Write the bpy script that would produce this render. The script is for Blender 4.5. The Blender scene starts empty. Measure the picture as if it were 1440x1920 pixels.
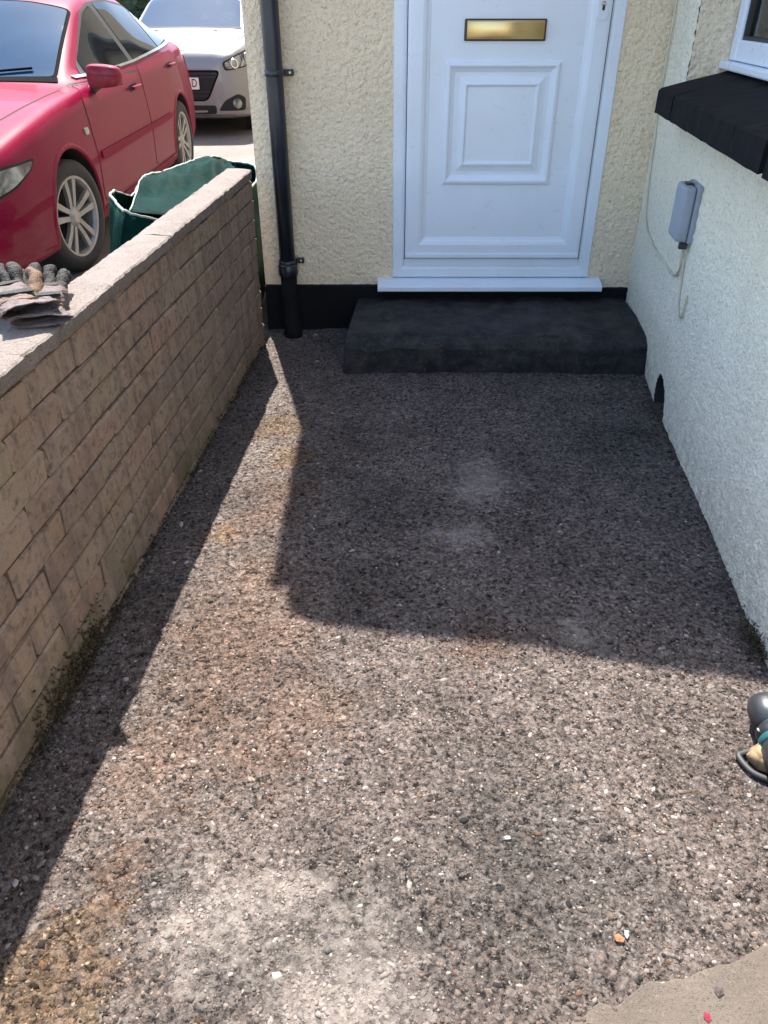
import bpy, bmesh, math, random
import numpy as np
from mathutils import Vector, Matrix
from mathutils.bvhtree import BVHTree
from mathutils import noise as mnoise
random.seed(7)
rng = np.random.default_rng(7)
S = bpy.context.scene
COL = S.collection

# ---------------------------------------------------------------- camera, sky, sun, exposure
CAM_H, PITCH, FPX = 1.35, math.radians(33.56), 1435.0
cam_d = bpy.data.cameras.new('camera')
cam_d.sensor_fit = 'VERTICAL'
cam_d.sensor_height = 24.0
cam_d.lens = FPX / 1920 * 24
cam_d.clip_start = 0.02
cam_d.clip_end = 600
cam = bpy.data.objects.new('camera', cam_d)
cam.location = (0, 0, CAM_H)
cam.rotation_euler = (math.pi / 2 - PITCH, 0, 0)
COL.objects.link(cam)
S.camera = cam

SUN_EL = math.radians(57)
SUN_AZ = math.atan2(-0.229, 0.975)            # from +Y towards -X
world = bpy.data.worlds.new('World')
S.world = world
world.use_nodes = True
wn = world.node_tree
bg = wn.nodes['Background']
sky = wn.nodes.new('ShaderNodeTexSky')
sky.sky_type = 'NISHITA'
sky.sun_disc = False
sky.sun_elevation = SUN_EL
sky.sun_rotation = SUN_AZ
wn.links.new(sky.outputs[0], bg.inputs[0])
bg.inputs[1].default_value = 0.15
sun_d = bpy.data.lights.new('sun', 'SUN')
sun_d.energy = 4.8
sun_d.angle = math.radians(0.55)
sun_d.color = (1.0, 0.95, 0.87)
sun = bpy.data.objects.new('sun', sun_d)
to_sun = Vector((math.sin(SUN_AZ) * math.cos(SUN_EL), math.cos(SUN_AZ) * math.cos(SUN_EL), math.sin(SUN_EL)))
sun.rotation_euler = (-to_sun).to_track_quat('-Z', 'Y').to_euler()
sun.location = to_sun * 30
COL.objects.link(sun)
vs = S.view_settings
vs.view_transform = 'Standard'
vs.look = 'None'
vs.gamma = 1
vs.use_curve_mapping = False
vs.exposure = 1.75

# ---------------------------------------------------------------- helpers
def tag(o, label=None, cat=None, group=None, kind=None):
    if label: o['label'] = label
    if cat: o['category'] = cat
    if group: o['group'] = group
    if kind: o['kind'] = kind
    return o

def link(name, me, m=None, parent=None):
    o = bpy.data.objects.new(name, me)
    COL.objects.link(o)
    if m is not None and me is not None:
        me.materials.clear()
        me.materials.append(m)
    if parent is not None:
        o.parent = parent
    return o

def empty(name, loc=(0, 0, 0), rot=(0, 0, 0), parent=None):
    o = bpy.data.objects.new(name, None)
    o.empty_display_size = 0.1
    o.location = loc
    o.rotation_euler = rot
    COL.objects.link(o)
    if parent is not None:
        o.parent = parent
    return o

def mk(name, v, f, m, parent=None, smooth=False):
    me = bpy.data.meshes.new(name)
    me.from_pydata([tuple(map(float, p)) for p in v], [], [tuple(map(int, q)) for q in f])
    if smooth:
        me.polygons.foreach_set('use_smooth', [True] * len(me.polygons))
    me.update()
    return link(name, me, m, parent)

def from_bm(name, bm, m, parent=None, smooth=False, recalc=True):
    if recalc:
        bmesh.ops.recalc_face_normals(bm, faces=bm.faces)
    me = bpy.data.meshes.new(name)
    bm.to_mesh(me)
    bm.free()
    if smooth:
        me.polygons.foreach_set('use_smooth', [True] * len(me.polygons))
    return link(name, me, m, parent)

def bbox(bm, lo, hi, bev=0.0, seg=2, M=None):
    """add a bevelled box to bm"""
    r = bmesh.ops.create_cube(bm, size=1)
    vs_ = r['verts']
    lo, hi = Vector(lo), Vector(hi)
    c, d = (lo + hi) / 2, hi - lo
    for v in vs_:
        v.co = Vector((v.co.x * d.x, v.co.y * d.y, v.co.z * d.z)) + c
    new = list(vs_)
    if bev > 0:
        es = list({e for v in vs_ for e in v.link_edges})
        rr = bmesh.ops.bevel(bm, geom=es, offset=bev, segments=seg, profile=0.5, affect='EDGES')
        new = list({v for f in rr['faces'] for v in f.verts} | {v for v in vs_ if v.is_valid})
    if M is not None:
        for v in new:
            v.co = M @ v.co
    return new

def box(name, lo, hi, m, parent=None, bev=0.0, seg=2, M=None):
    bm = bmesh.new()
    bbox(bm, lo, hi, bev, seg, M)
    return from_bm(name, bm, m, parent, smooth=False)

def tube_vf(path, r, n=10, caps=True):
    P = [Vector(p) for p in path]
    rs = r if isinstance(r, (list, tuple)) else [r] * len(P)
    V, F = [], []
    up = None
    for i, p in enumerate(P):
        t = (P[min(i + 1, len(P) - 1)] - P[max(i - 1, 0)]).normalized()
        if up is None:
            a = Vector((0, 0, 1)) if abs(t.z) < 0.9 else Vector((1, 0, 0))
            up = (a - t * a.dot(t)).normalized()
        else:
            up = (up - t * up.dot(t)).normalized()
        b = t.cross(up)
        for k in range(n):
            a = 2 * math.pi * k / n
            V.append(p + (up * math.cos(a) + b * math.sin(a)) * rs[i])
    for i in range(len(P) - 1):
        for k in range(n):
            F.append((i * n + k, i * n + (k + 1) % n, (i + 1) * n + (k + 1) % n, (i + 1) * n + k))
    if caps:
        F.append(tuple(range(n))[::-1])
        F.append(tuple((len(P) - 1) * n + k for k in range(n)))
    return V, F

def tube(name, path, r, m, parent=None, n=10):
    v, f = tube_vf(path, r, n)
    return mk(name, v, f, m, parent, smooth=True)

def lathe(name, prof, m, parent=None, n=48, axis='X', closed=False, M=None):
    """prof: (axial, radius) pairs"""
    V, F = [], []
    for a, r in prof:
        for k in range(n):
            t = 2 * math.pi * k / n
            if axis == 'X': V.append((a, r * math.cos(t), r * math.sin(t)))
            elif axis == 'Y': V.append((r * math.cos(t), a, r * math.sin(t)))
            else: V.append((r * math.cos(t), r * math.sin(t), a))
    L = len(prof)
    for i in range(L if closed else L - 1):
        for k in range(n):
            F.append((i * n + k, i * n + (k + 1) % n, ((i + 1) % L) * n + (k + 1) % n, ((i + 1) % L) * n + k))
    if not closed:
        F.append(tuple(range(n)))
        F.append(tuple((L - 1) * n + k for k in range(n)))
    bm = bmesh.new()
    bv = [bm.verts.new(M @ Vector(v) if M else v) for v in V]
    for q in F:
        bm.faces.new([bv[i] for i in q])
    o = from_bm(name, bm, m, parent)
    for p in o.data.polygons:
        p.use_smooth = len(p.vertices) == 4
    return o

def blur(a, n):
    for ax in (0, 1):
        for _ in range(n):
            a = (np.roll(a, 1, ax) + 2 * a + np.roll(a, -1, ax)) / 4
    return a

def noise2(nu, nv, octs):
    """octs: list of (blur passes, amplitude) -> normalised smooth noise"""
    h = np.zeros((nu, nv))
    for b, amp in octs:
        k = max(1, int(math.sqrt(b) / 2))
        su, sv = nu // k + 3, nv // k + 3
        a = blur(rng.standard_normal((su, sv)), max(1, int(b / k / k)))
        a /= a.std()
        if k > 1:
            iu = np.linspace(0, su - 2.001, nu); iv = np.linspace(0, sv - 2.001, nv)
            i0 = iu.astype(int); j0 = iv.astype(int)
            fu = (iu - i0)[:, None]; fv = (iv - j0)[None]
            a = (a[i0][:, j0] * (1 - fu) * (1 - fv) + a[i0 + 1][:, j0] * fu * (1 - fv)
                 + a[i0][:, j0 + 1] * (1 - fu) * fv + a[i0 + 1][:, j0 + 1] * fu * fv)
        else:
            a = a[:nu, :nv]
        h += a * amp
    return h

def grid_mesh(name, P, m, parent=None, keep=None, smooth=True):
    """P: (nu, nv, 3) array of points"""
    nu, nv = P.shape[:2]
    idx = np.arange(nu * nv).reshape(nu, nv)
    F = np.stack([idx[:-1, :-1], idx[1:, :-1], idx[1:, 1:], idx[:-1, 1:]], -1).reshape(-1, 4)
    if keep is not None:
        F = F[keep.reshape(-1)]
    me = bpy.data.meshes.new(name)
    V = P.reshape(-1, 3)
    me.vertices.add(len(V)); me.vertices.foreach_set('co', V.astype(np.float32).ravel())
    me.loops.add(len(F) * 4); me.loops.foreach_set('vertex_index', F.astype(np.int32).ravel())
    me.polygons.add(len(F))
    me.polygons.foreach_set('loop_start', np.arange(0, len(F) * 4, 4, dtype=np.int32))
    me.update(calc_edges=True)
    if smooth:
        me.polygons.foreach_set('use_smooth', np.ones(len(F), dtype=bool))
    me.validate()
    return link(name, me, m, parent)

# ---------------------------------------------------------------- materials
class N:
    def __init__(self, name):
        self.m = bpy.data.materials.new(name)
        self.m.use_nodes = True
        self.t = self.m.node_tree
        self.b = self.t.nodes['Principled BSDF']
        self.tc = self.t.nodes.new('ShaderNodeTexCoord')
        self.co = self.tc.outputs['Object']
    def n(self, kind): return self.t.nodes.new(kind)
    def l(self, a, b): self.t.links.new(a, b)
    def set(self, sock, val):
        if hasattr(val, 'is_linked') or hasattr(val, 'links'): self.l(val, sock)
        else: sock.default_value = val
    def noise(self, scale, detail=4, rough=0.55, dist=0.0, co=None):
        x = self.n('ShaderNodeTexNoise')
        x.inputs['Scale'].default_value = scale; x.inputs['Detail'].default_value = detail
        x.inputs['Roughness'].default_value = rough; x.inputs['Distortion'].default_value = dist
        self.l(co or self.co, x.inputs['Vector'])
        return x.outputs['Fac']
    def vor(self, scale, feature='F1', co=None, rand=1.0):
        x = self.n('ShaderNodeTexVoronoi'); x.feature = feature
        x.inputs['Scale'].default_value = scale
        x.inputs['Randomness'].default_value = rand
        self.l(co or self.co, x.inputs['Vector'])
        return x
    def ramp(self, fac, stops, interp='LINEAR'):
        x = self.n('ShaderNodeValToRGB'); x.color_ramp.interpolation = interp
        e = x.color_ramp.elements
        while len(e) < len(stops): e.new(0.5)
        for k, (p, c) in enumerate(stops):
            e[k].position = p
            e[k].color = (c, c, c, 1) if not hasattr(c, '__len__') else (*c[:3], 1)
        self.l(fac, x.inputs[0])
        return x.outputs[0]
    def mix(self, fac, a, b, mode='MIX'):
        x = self.n('ShaderNodeMix'); x.data_type = 'RGBA'; x.blend_type = mode
        fi, ai, bi = x.inputs[0], x.inputs[6], x.inputs[7]
        for s, v in ((fi, fac), (ai, a), (bi, b)):
            if isinstance(v, (int, float)): s.default_value = v if s is fi else (v, v, v, 1)
            elif isinstance(v, tuple): s.default_value = (*v[:3], 1)
            else: self.l(v, s)
        return x.outputs[2]
    def math(self, op, a, b=None, clamp=False):
        x = self.n('ShaderNodeMath'); x.operation = op; x.use_clamp = clamp
        for s, v in ((x.inputs[0], a), (x.inputs[1], b)):
            if v is None: continue
            if isinstance(v, (int, float)): s.default_value = v
            else: self.l(v, s)
        return x.outputs[0]
    def bump(self, h, strength=0.5, dist=0.01, prev=None):
        x = self.n('ShaderNodeBump')
        x.inputs['Strength'].default_value = strength; x.inputs['Distance'].default_value = dist
        self.l(h, x.inputs['Height'])
        if prev is not None: self.l(prev, x.inputs['Normal'])
        return x.outputs[0]
    def out(self, color=None, rough=None, normal=None, **kw):
        if color is not None:
            if isinstance(color, tuple): self.b.inputs['Base Color'].default_value = (*color[:3], 1)
            else: self.l(color, self.b.inputs['Base Color'])
        if rough is not None:
            if isinstance(rough, (int, float)): self.b.inputs['Roughness'].default_value = rough
            else: self.l(rough, self.b.inputs['Roughness'])
        if normal is not None: self.l(normal, self.b.inputs['Normal'])
        for k, v in kw.items():
            s = self.b.inputs[k.replace('_', ' ')]
            if isinstance(v, (int, float)): s.default_value = v
            elif isinstance(v, tuple): s.default_value = (*v[:3], 1)
            else: self.l(v, s)
        return self.m

def simple(name, col, rough=0.5, var=0.12, nscale=8.0, bump=0.0, bscale=60.0, **kw):
    k = N(name)
    dark = tuple(c * (1 - var) for c in col); lite = tuple(min(1, c * (1 + var)) for c in col)
    c = k.mix(k.ramp(k.noise(nscale, 5), [(0.3, 0.0), (0.7, 1.0)]), dark, lite)
    nm = k.bump(k.noise(bscale, 4), bump, 0.004) if bump else None
    return k.out(c, rough, nm, **kw)

MAT = {}
def px(x, y, z=0.01):
    """photograph pixel -> point of the ground"""
    u, v = (x - 720) / FPX, (960 - y) / FPX
    c, s_ = math.cos(PITCH), math.sin(PITCH)
    d = Vector((u, c + v * s_, -s_ + v * c)); t = (z - CAM_H) / d.z
    return (d.x * t, d.y * t)
# worn places of this particular path: (photo x, photo y, radius in m)
PALE = [(440, 1690, 0.10), (530, 1660, 0.07), (640, 1880, 0.15), (330, 1790, 0.06), (1075, 1190, 0.06), (900, 900, 0.13), (870, 1010, 0.08)]
RUST = [(500, 960, 0.10), (370, 1200, 0.10), (520, 1190, 0.10), (300, 1420, 0.12), (560, 1330, 0.12), (460, 1150, 0.16), (490, 1080, 0.12), (430, 1240, 0.13), (470, 1400, 0.10), (380, 1330, 0.10), (230, 1620, 0.05), (900, 1210, 0.09), (545, 930, 0.10)]
MOSSY = [(525, 800, 0.10), (70, 1860, 0.10), (410, 1000, 0.05), (130, 1740, 0.05), (545, 860, 0.08)]
DARKP = [(470, 1790, 0.11), (700, 1740, 0.14), (330, 1660, 0.07), (1000, 1640, 0.20), (720, 950, 0.16), (1150, 830, 0.22)]
def blobs(k, pts, seed, lo=0.30, hi=0.75):
    """ragged stains: distance to each spot, measured in strongly warped space"""
    nz = k.n('ShaderNodeTexNoise'); nz.inputs['Scale'].default_value = 7.0; nz.inputs['Detail'].default_value = 8; nz.inputs['Roughness'].default_value = 0.72
    of = k.n('ShaderNodeVectorMath'); of.operation = 'ADD'; of.inputs[1].default_value = (seed, seed * 2, 0); k.l(k.co, of.inputs[0])
    k.l(of.outputs[0], nz.inputs['Vector'])
    sb = k.n('ShaderNodeVectorMath'); sb.operation = 'SUBTRACT'; sb.inputs[1].default_value = (0.5, 0.5, 0.5); k.l(nz.outputs['Color'], sb.inputs[0])
    sc = k.n('ShaderNodeVectorMath'); sc.operation = 'MULTIPLY'; sc.inputs[1].default_value = (0.42, 0.42, 0.0); k.l(sb.outputs[0], sc.inputs[0])
    ad = k.n('ShaderNodeVectorMath'); ad.operation = 'ADD'; k.l(k.co, ad.inputs[0]); k.l(sc.outputs[0], ad.inputs[1])
    out = None
    for x, y, r in pts:
        p = px(x, y)
        d = k.n('ShaderNodeVectorMath'); d.operation = 'DISTANCE'
        k.l(ad.outputs[0], d.inputs[0]); d.inputs[1].default_value = (p[0], p[1], 0.01)
        q = k.math('SUBTRACT', 1.0, k.math('DIVIDE', d.outputs['Value'], r * 1.7))
        out = q if out is None else k.math('MAXIMUM', out, q)
    out = k.math('ADD', out, k.math('MULTIPLY', k.math('SUBTRACT', k.noise(46, 5, 0.75), 0.5), 1.5))
    return k.ramp(out, [(lo, 0.0), (hi, 1.0)])
def ground_patch(k, c):
    c = k.mix(k.math('MULTIPLY', blobs(k, RUST, 3.1, 0.15, 0.75), 0.62), c, k.mix(1.0, c, (1.06, 0.83, 0.68), 'MULTIPLY'))
    c = k.mix(k.math('MULTIPLY', blobs(k, MOSSY, 7.7, 0.2, 0.7), 0.8), c, k.mix(1.0, c, (1.02, 0.84, 0.58), 'MULTIPLY'))
    c = k.mix(k.math('MULTIPLY', blobs(k, DARKP, 1.3, 0.1, 0.7), 0.7), c, k.mix(1.0, c, (0.58, 0.64, 0.66), 'MULTIPLY'))
    pl = k.mix(0.55, k.mix(1.0, c, (1.75, 1.75, 1.72), 'MULTIPLY'), (0.60, 0.55, 0.505))
    c = k.mix(k.math('MULTIPLY', blobs(k, PALE, 5.2, 0.2, 0.8), 0.95), c, pl)
    g = k.ramp(k.noise(3.4, 8, 0.75, 0.3), [(0.34, 0.70), (0.62, 1.25)])
    c = k.mix(1.0, c, g, 'MULTIPLY')
    return k.mix(1.0, c, (0.382, 0.364, 0.360), 'MULTIPLY')

def mat_aggregate():
    k = N('exposed_aggregate')
    v = k.vor(108, 'F1')
    sep = k.n('ShaderNodeSeparateColor'); k.l(v.outputs['Color'], sep.inputs[0])
    stone = k.ramp(sep.outputs[0], [(0.0, (0.05, 0.048, 0.047)), (0.25, (0.14, 0.125, 0.115)), (0.5, (0.24, 0.205, 0.185)),
                                    (0.72, (0.34, 0.285, 0.25)), (0.86, (0.48, 0.42, 0.38)), (1.0, (0.62, 0.57, 0.53))])
    grit = k.ramp(k.noise(100, 6, 0.78, 0.4), [(0.36, (0.035, 0.033, 0.033)), (0.45, (0.15, 0.128, 0.118)), (0.53, (0.33, 0.28, 0.255)), (0.66, (0.68, 0.60, 0.55))])
    c = k.mix(0.62, stone, grit)
    pit = k.ramp(k.noise(62, 5, 0.75), [(0.36, 0.14), (0.46, 1.0)])
    c = k.mix(1.0, c, pit, 'MULTIPLY')
    c = ground_patch(k, c)
    h = k.math('ADD', k.noise(100, 6, 0.78, 0.4), k.math('MULTIPLY', pit, 0.5))
    return k.out(c, 0.92, k.bump(h, 1.0, 0.006), Specular_IOR_Level=0.12)

def mat_stones():
    k = N('aggregate_stone')
    at = k.n('ShaderNodeAttribute'); at.attribute_name = 'tint'
    c = k.mix(1.0, at.outputs['Color'], k.ramp(k.noise(260, 4, 0.7), [(0.3, 0.55), (0.7, 1.35)]), 'MULTIPLY')
    c = ground_patch(k, c)
    return k.out(c, 0.9, None, Specular_IOR_Level=0.15)

def mat_render(name, col):
    k = N(name)
    c = k.mix(k.ramp(k.noise(2.2, 5, 0.6), [(0.35, 0.0), (0.7, 1.0)]), tuple(x * 0.9 for x in col), col)
    c = k.mix(k.ramp(k.noise(90, 3, 0.6), [(0.32, 0.8), (0.44, 0.0)]), c, tuple(x * 0.55 for x in col))
    # rain dirt: thin vertical streaks
    mp = k.n('ShaderNodeMapping'); mp.inputs['Scale'].default_value = (9, 9, 0.8); k.l(k.co, mp.inputs[0])
    st = k.ramp(k.noise(1.6, 4, 0.6, 0, mp.outputs[0]), [(0.56, 0.0), (0.75, 0.35)])
    c = k.mix(st, c, (col[0] * 0.72, col[1] * 0.68, col[2] * 0.55))
    sx = k.n('ShaderNodeSeparateXYZ'); k.l(k.co, sx.inputs[0])
    spl = k.math('MULTIPLY', k.ramp(sx.outputs[2], [(0.0, 1.0), (0.30, 0.0)]), k.ramp(k.noise(28, 6, 0.75), [(0.40, 0.0), (0.62, 0.75)]))
    c = k.mix(spl, c, (0.40, 0.36, 0.27))
    vg = k.ramp(k.vor(125).outputs['Distance'], [(0.05, 1.0), (0.75, 0.0)])
    h = k.math('ADD', k.math('MULTIPLY', k.noise(190, 4, 0.65), 0.8), k.math('MULTIPLY', vg, 0.7))
    return k.out(c, 0.85, k.bump(h, 0.6, 0.006), Specular_IOR_Level=0.3)

def mat_brick():
    k = N('old_brick')
    oi = k.n('ShaderNodeObjectInfo')
    ge = k.n('ShaderNodeNewGeometry')
    pos = ge.outputs['Position']
    base = k.ramp(oi.outputs['Random'], [(0.0, (0.20, 0.135, 0.10)), (0.3, (0.29, 0.20, 0.14)), (0.55, (0.26, 0.205, 0.14)),
                                         (0.8, (0.33, 0.20, 0.15)), (1.0, (0.19, 0.145, 0.11))])
    a = k.noise(9, 5, 0.65, 0.4, pos)
    c = k.mix(k.ramp(a, [(0.3, 0.0), (0.7, 0.8)]), base, (0.30, 0.225, 0.178))
    c = k.mix(k.ramp(k.noise(45, 4, 0.7, 0.3, pos), [(0.30, 0.9), (0.50, 0.0)]), c, (0.095, 0.072, 0.064))
    c = k.mix(k.ramp(k.noise(60, 3, 0.6, 0.2, pos), [(0.64, 0.0), (0.78, 0.65)]), c, (0.40, 0.35, 0.29))
    # runs washed down from the coping
    mp = k.n('ShaderNodeMapping'); mp.inputs['Scale'].default_value = (14, 14, 0.9); k.l(pos, mp.inputs[0])
    c = k.mix(k.ramp(k.noise(1.5, 4, 0.6, 0, mp.outputs[0]), [(0.46, 0.0), (0.70, 0.75)]), c, (0.125, 0.098, 0.088))
    c = k.mix(1.0, c, (0.98, 0.98, 0.98), 'MULTIPLY')
    # green-brown damp at the foot
    sx = k.n('ShaderNodeSeparateXYZ'); k.l(pos, sx.inputs[0])
    foot = k.math('MULTIPLY', k.ramp(sx.outputs[2], [(0.0, 1.0), (0.22, 0.0)]), k.ramp(k.noise(7, 4, 0.6, 0, pos), [(0.4, 0.0), (0.65, 0.8)]))
    c = k.mix(foot, c, (0.10, 0.085, 0.035))
    h = k.math('ADD', k.noise(55, 5, 0.65, 0, pos), k.math('MULTIPLY', k.noise(260, 2, 0.5, 0, pos), 0.3))
    return k.out(c, 0.9, k.bump(h, 0.8, 0.006), Specular_IOR_Level=0.2)

def mat_concrete(name, col, scale=1.0, bump=0.5, spots=0.5):
    k = N(name)
    c = k.mix(k.ramp(k.noise(5 * scale, 5, 0.65, 0.4), [(0.3, 0.0), (0.7, 1.0)]), tuple(x * 0.72 for x in col), col)
    c = k.mix(k.ramp(k.noise(110 * scale, 3, 0.6), [(0.34, spots), (0.46, 0.0)]), c, tuple(x * 0.45 for x in col))
    c = k.mix(k.ramp(k.noise(40 * scale, 4, 0.7), [(0.58, 0.0), (0.75, spots)]), c, tuple(min(1, x * 1.35) for x in col))
    h = k.math('ADD', k.noise(60 * scale, 5, 0.7), k.math('MULTIPLY', k.noise(240 * scale, 2), 0.4))
    return k.out(c, 0.9, k.bump(h, bump, 0.006), Specular_IOR_Level=0.25)

def mat_upvc():
    k = N('white_upvc')
    c = k.mix(k.ramp(k.noise(3.5, 5, 0.6), [(0.4, 0.0), (0.75, 1.0)]), (0.74, 0.795, 0.87), (0.70, 0.74, 0.79))
    c = k.mix(k.ramp(k.noise(38, 4, 0.75), [(0.66, 0.0), (0.78, 0.5)]), c, (0.45, 0.42, 0.38))
    return k.out(c, k.ramp(k.noise(20, 3), [(0.3, 0.26), (0.7, 0.42)]), k.bump(k.noise(6, 2), 0.03, 0.01))

def mat_paint(name, col, dirt=0.0, flake=0.0, metallic=0.0, spec=0.4):
    k = N(name)
    c = col
    if flake:
        c = k.mix(k.ramp(k.noise(1400, 1), [(0.4, 0.0), (0.6, flake)]), col, tuple(min(1, x * 1.3 + 0.02) for x in col))
    r = 0.5
    if dirt:
        sx = k.n('ShaderNodeSeparateXYZ'); k.l(k.co, sx.inputs[0])
        low = k.ramp(sx.outputs[2], [(0.2, 1.0), (0.62, 0.0)])
        mp = k.n('ShaderNodeMapping'); mp.inputs['Scale'].default_value = (5, 2.4, 9); k.l(k.co, mp.inputs[0])
        d = k.math('MULTIPLY', low, k.ramp(k.noise(1.5, 6, 0.7, 0.6, mp.outputs[0]), [(0.42, 0.05), (0.66, dirt)]))
        c = k.mix(d, c, (0.20, 0.09, 0.06))
        d2 = k.ramp(k.noise(3.0, 5, 0.65), [(0.5, 0.0), (0.85, 0.03)])
        c = k.mix(d2, c, (0.45, 0.36, 0.36))
        r = k.math('ADD', 0.46, k.math('MULTIPLY', d, 0.5))
    k.b.inputs['Coat Weight'].default_value = spec * 1.7
    k.b.inputs['Coat Roughness'].default_value = 0.03
    return k.out(c, r, None, Metallic=metallic, Specular_IOR_Level=spec * 0.35)

def mat_gold():
    k = N('brushed_brass')
    mp = k.n('ShaderNodeMapping'); mp.inputs['Scale'].default_value = (6, 1, 500); k.l(k.co, mp.inputs[0])
    s = k.noise(1.0, 3, 0.6, 0, mp.outputs[0])
    c = k.mix(s, (0.86, 0.58, 0.22), (0.95, 0.72, 0.36))
    return k.out(c, k.ramp(s, [(0.3, 0.36), (0.7, 0.50)]), k.bump(s, 0.06, 0.002), Metallic=1.0)

def mat_glass_dark(name, col, spec=0.5, tint=(1.0, 1.0, 1.0)):
    k = N(name)
    d = k.ramp(k.noise(4, 5, 0.7), [(0.5, 0.02), (0.8, 0.09)])
    return k.out(k.mix(k.ramp(k.noise(2.5, 4), [(0.5, 0.0), (0.75, 0.3)]), col, tuple(x * 1.6 + 0.006 for x in col)), d, None, Specular_IOR_Level=spec, Specular_Tint=tint)

def mat_lamp():
    k = N('lamp_lens')
    c = k.mix(k.ramp(k.noise(9, 3, 0.5, 0.8), [(0.40, 0.0), (0.62, 1.0)]), (0.05, 0.055, 0.055), (0.36, 0.37, 0.33))
    return k.out(c, 0.12, None, Specular_IOR_Level=0.35, Coat_Weight=0.25)

def mat_pane():
    k = N('clear_glass')
    tr = k.n('ShaderNodeBsdfTransparent'); tr.inputs[0].default_value = (0.86, 0.9, 0.88, 1)
    gl = k.n('ShaderNodeBsdfGlossy'); gl.inputs['Roughness'].default_value = 0.02
    fr = k.n('ShaderNodeFresnel'); fr.inputs[0].default_value = 1.6
    mx = k.n('ShaderNodeMixShader')
    k.l(fr.outputs[0], mx.inputs[0]); k.l(tr.outputs[0], mx.inputs[1]); k.l(gl.outputs[0], mx.inputs[2])
    k.l(mx.outputs[0], k.t.nodes['Material Output'].inputs['Surface'])
    return k.m

def mat_tarp():
    k = N('green_woven_plastic')
    w1 = k.n('ShaderNodeTexWave'); w1.inputs['Scale'].default_value = 120; k.l(k.co, w1.inputs['Vector'])
    c = k.mix(k.ramp(k.noise(12, 5, 0.6), [(0.35, 0.0), (0.7, 1.0)]), (0.003, 0.026, 0.020), (0.006, 0.046, 0.036))
    c = k.mix(k.ramp(k.noise(30, 5, 0.75, 1.5), [(0.62, 0.0), (0.74, 0.6)]), c, (0.040, 0.085, 0.070))
    k.out(c, 0.5, k.bump(k.math('ADD', k.math('MULTIPLY', w1.outputs['Fac'], 0.2), k.noise(16, 5, 0.6, 1.0)), 0.6, 0.02), Specular_IOR_Level=0.04)
    tl = k.n('ShaderNodeBsdfTranslucent'); tl.inputs[0].default_value = (0.012, 0.085, 0.065, 1)
    mx = k.n('ShaderNodeMixShader'); mx.inputs[0].default_value = 0.22
    k.l(k.b.outputs[0], mx.inputs[1]); k.l(tl.outputs[0], mx.inputs[2])
    k.l(mx.outputs[0], k.t.nodes['Material Output'].inputs['Surface'])
    return k.m

def mat_leather(name, col, var=0.35):
    k = N(name)
    c = k.mix(k.ramp(k.noise(35, 5, 0.7, 0.5), [(0.35, 0.0), (0.65, 1.0)]), tuple(x * (1 - var) for x in col), tuple(min(1, x * (1 + var)) for x in col))
    h = k.math('ADD', k.noise(70, 4, 0.6, 1.0), k.math('MULTIPLY', k.vor(340).outputs['Distance'], 0.3))
    return k.out(c, 0.75, k.bump(h, 0.8, 0.006), Specular_IOR_Level=0.3)

def mat_step():
    k = N('worn_black_step_paint')
    w = k.ramp(k.noise(8, 9, 0.8, 0.2), [(0.40, 0.0), (0.66, 1.0)])
    c = k.mix(w, (0.008, 0.009, 0.012), (0.042, 0.039, 0.038))
    c = k.mix(k.ramp(k.noise(75, 4, 0.7), [(0.58, 0.0), (0.68, 0.6)]), c, (0.080, 0.075, 0.070))
    c = k.mix(k.ramp(k.noise(16, 5, 0.7, 1.0), [(0.54, 0.0), (0.68, 0.7)]), c, (0.060, 0.046, 0.030))
    h = k.math('ADD', k.noise(70, 5, 0.7), k.math('MULTIPLY', k.noise(260, 2), 0.5))
    return k.out(c, k.ramp(k.noise(9, 4), [(0.3, 0.6), (0.7, 0.9)]), k.bump(h, 0.6, 0.006), Specular_IOR_Level=0.3)

MAT['agg'] = mat_aggregate()
MAT['stone'] = mat_stones()
MAT['cream'] = mat_render('cream_roughcast', (0.86, 0.71, 0.51))
MAT['pale'] = mat_render('pale_roughcast', (0.92, 0.85, 0.67))
MAT['brick'] = mat_brick()
MAT['mortar'] = mat_concrete('dark_mortar', (0.11, 0.088, 0.075), 1.0, 0.6)
MAT['coping'] = mat_concrete('coping_concrete', (0.245, 0.205, 0.182), 1.5, 0.9, 0.9)
MAT['hollow_shade'] = mat_concrete('painted_hollow_shade', (0.022, 0.021, 0.021), 1.0, 0.8, 0.8)  # shade of the wall hollow, put into the colour
MAT['slab'] = mat_concrete('smooth_concrete', (0.126, 0.104, 0.087), 2.2, 0.6, 0.75)
MAT['drive'] = mat_concrete('driveway_concrete', (0.21, 0.185, 0.17), 0.6, 0.4, 0.35)
MAT['earth'] = mat_concrete('bare_earth', (0.12, 0.105, 0.08), 0.3, 0.5, 0.5)
MAT['tar'] = mat_concrete('black_masonry_paint', (0.006, 0.006, 0.007), 1.0, 0.5, 0.7)
MAT['step'] = mat_step()
MAT['upvc'] = mat_upvc()
MAT['gasket'] = simple('black_rubber_gasket', (0.03, 0.03, 0.03), 0.6)
MAT['bronze'] = simple('dark_bronze', (0.06, 0.04, 0.03), 0.35, Metallic=0.6)
MAT['gold'] = mat_gold()
MAT['chrome'] = simple('worn_chrome', (0.62, 0.61, 0.58), 0.22, Metallic=1.0)
MAT['blackpl'] = simple('black_plastic', (0.022, 0.024, 0.028), 0.38, 0.25, 12, 0.1, 200)
MAT['pipe'] = simple('black_gloss_pipe', (0.016, 0.020, 0.030), 0.30, 0.3, 10, 0.08, 90)
MAT['slate'] = simple('black_painted_tile', (0.010, 0.0095, 0.011), 0.75, 0.3, 14, 0.5, 55, Specular_IOR_Level=0.08)
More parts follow.
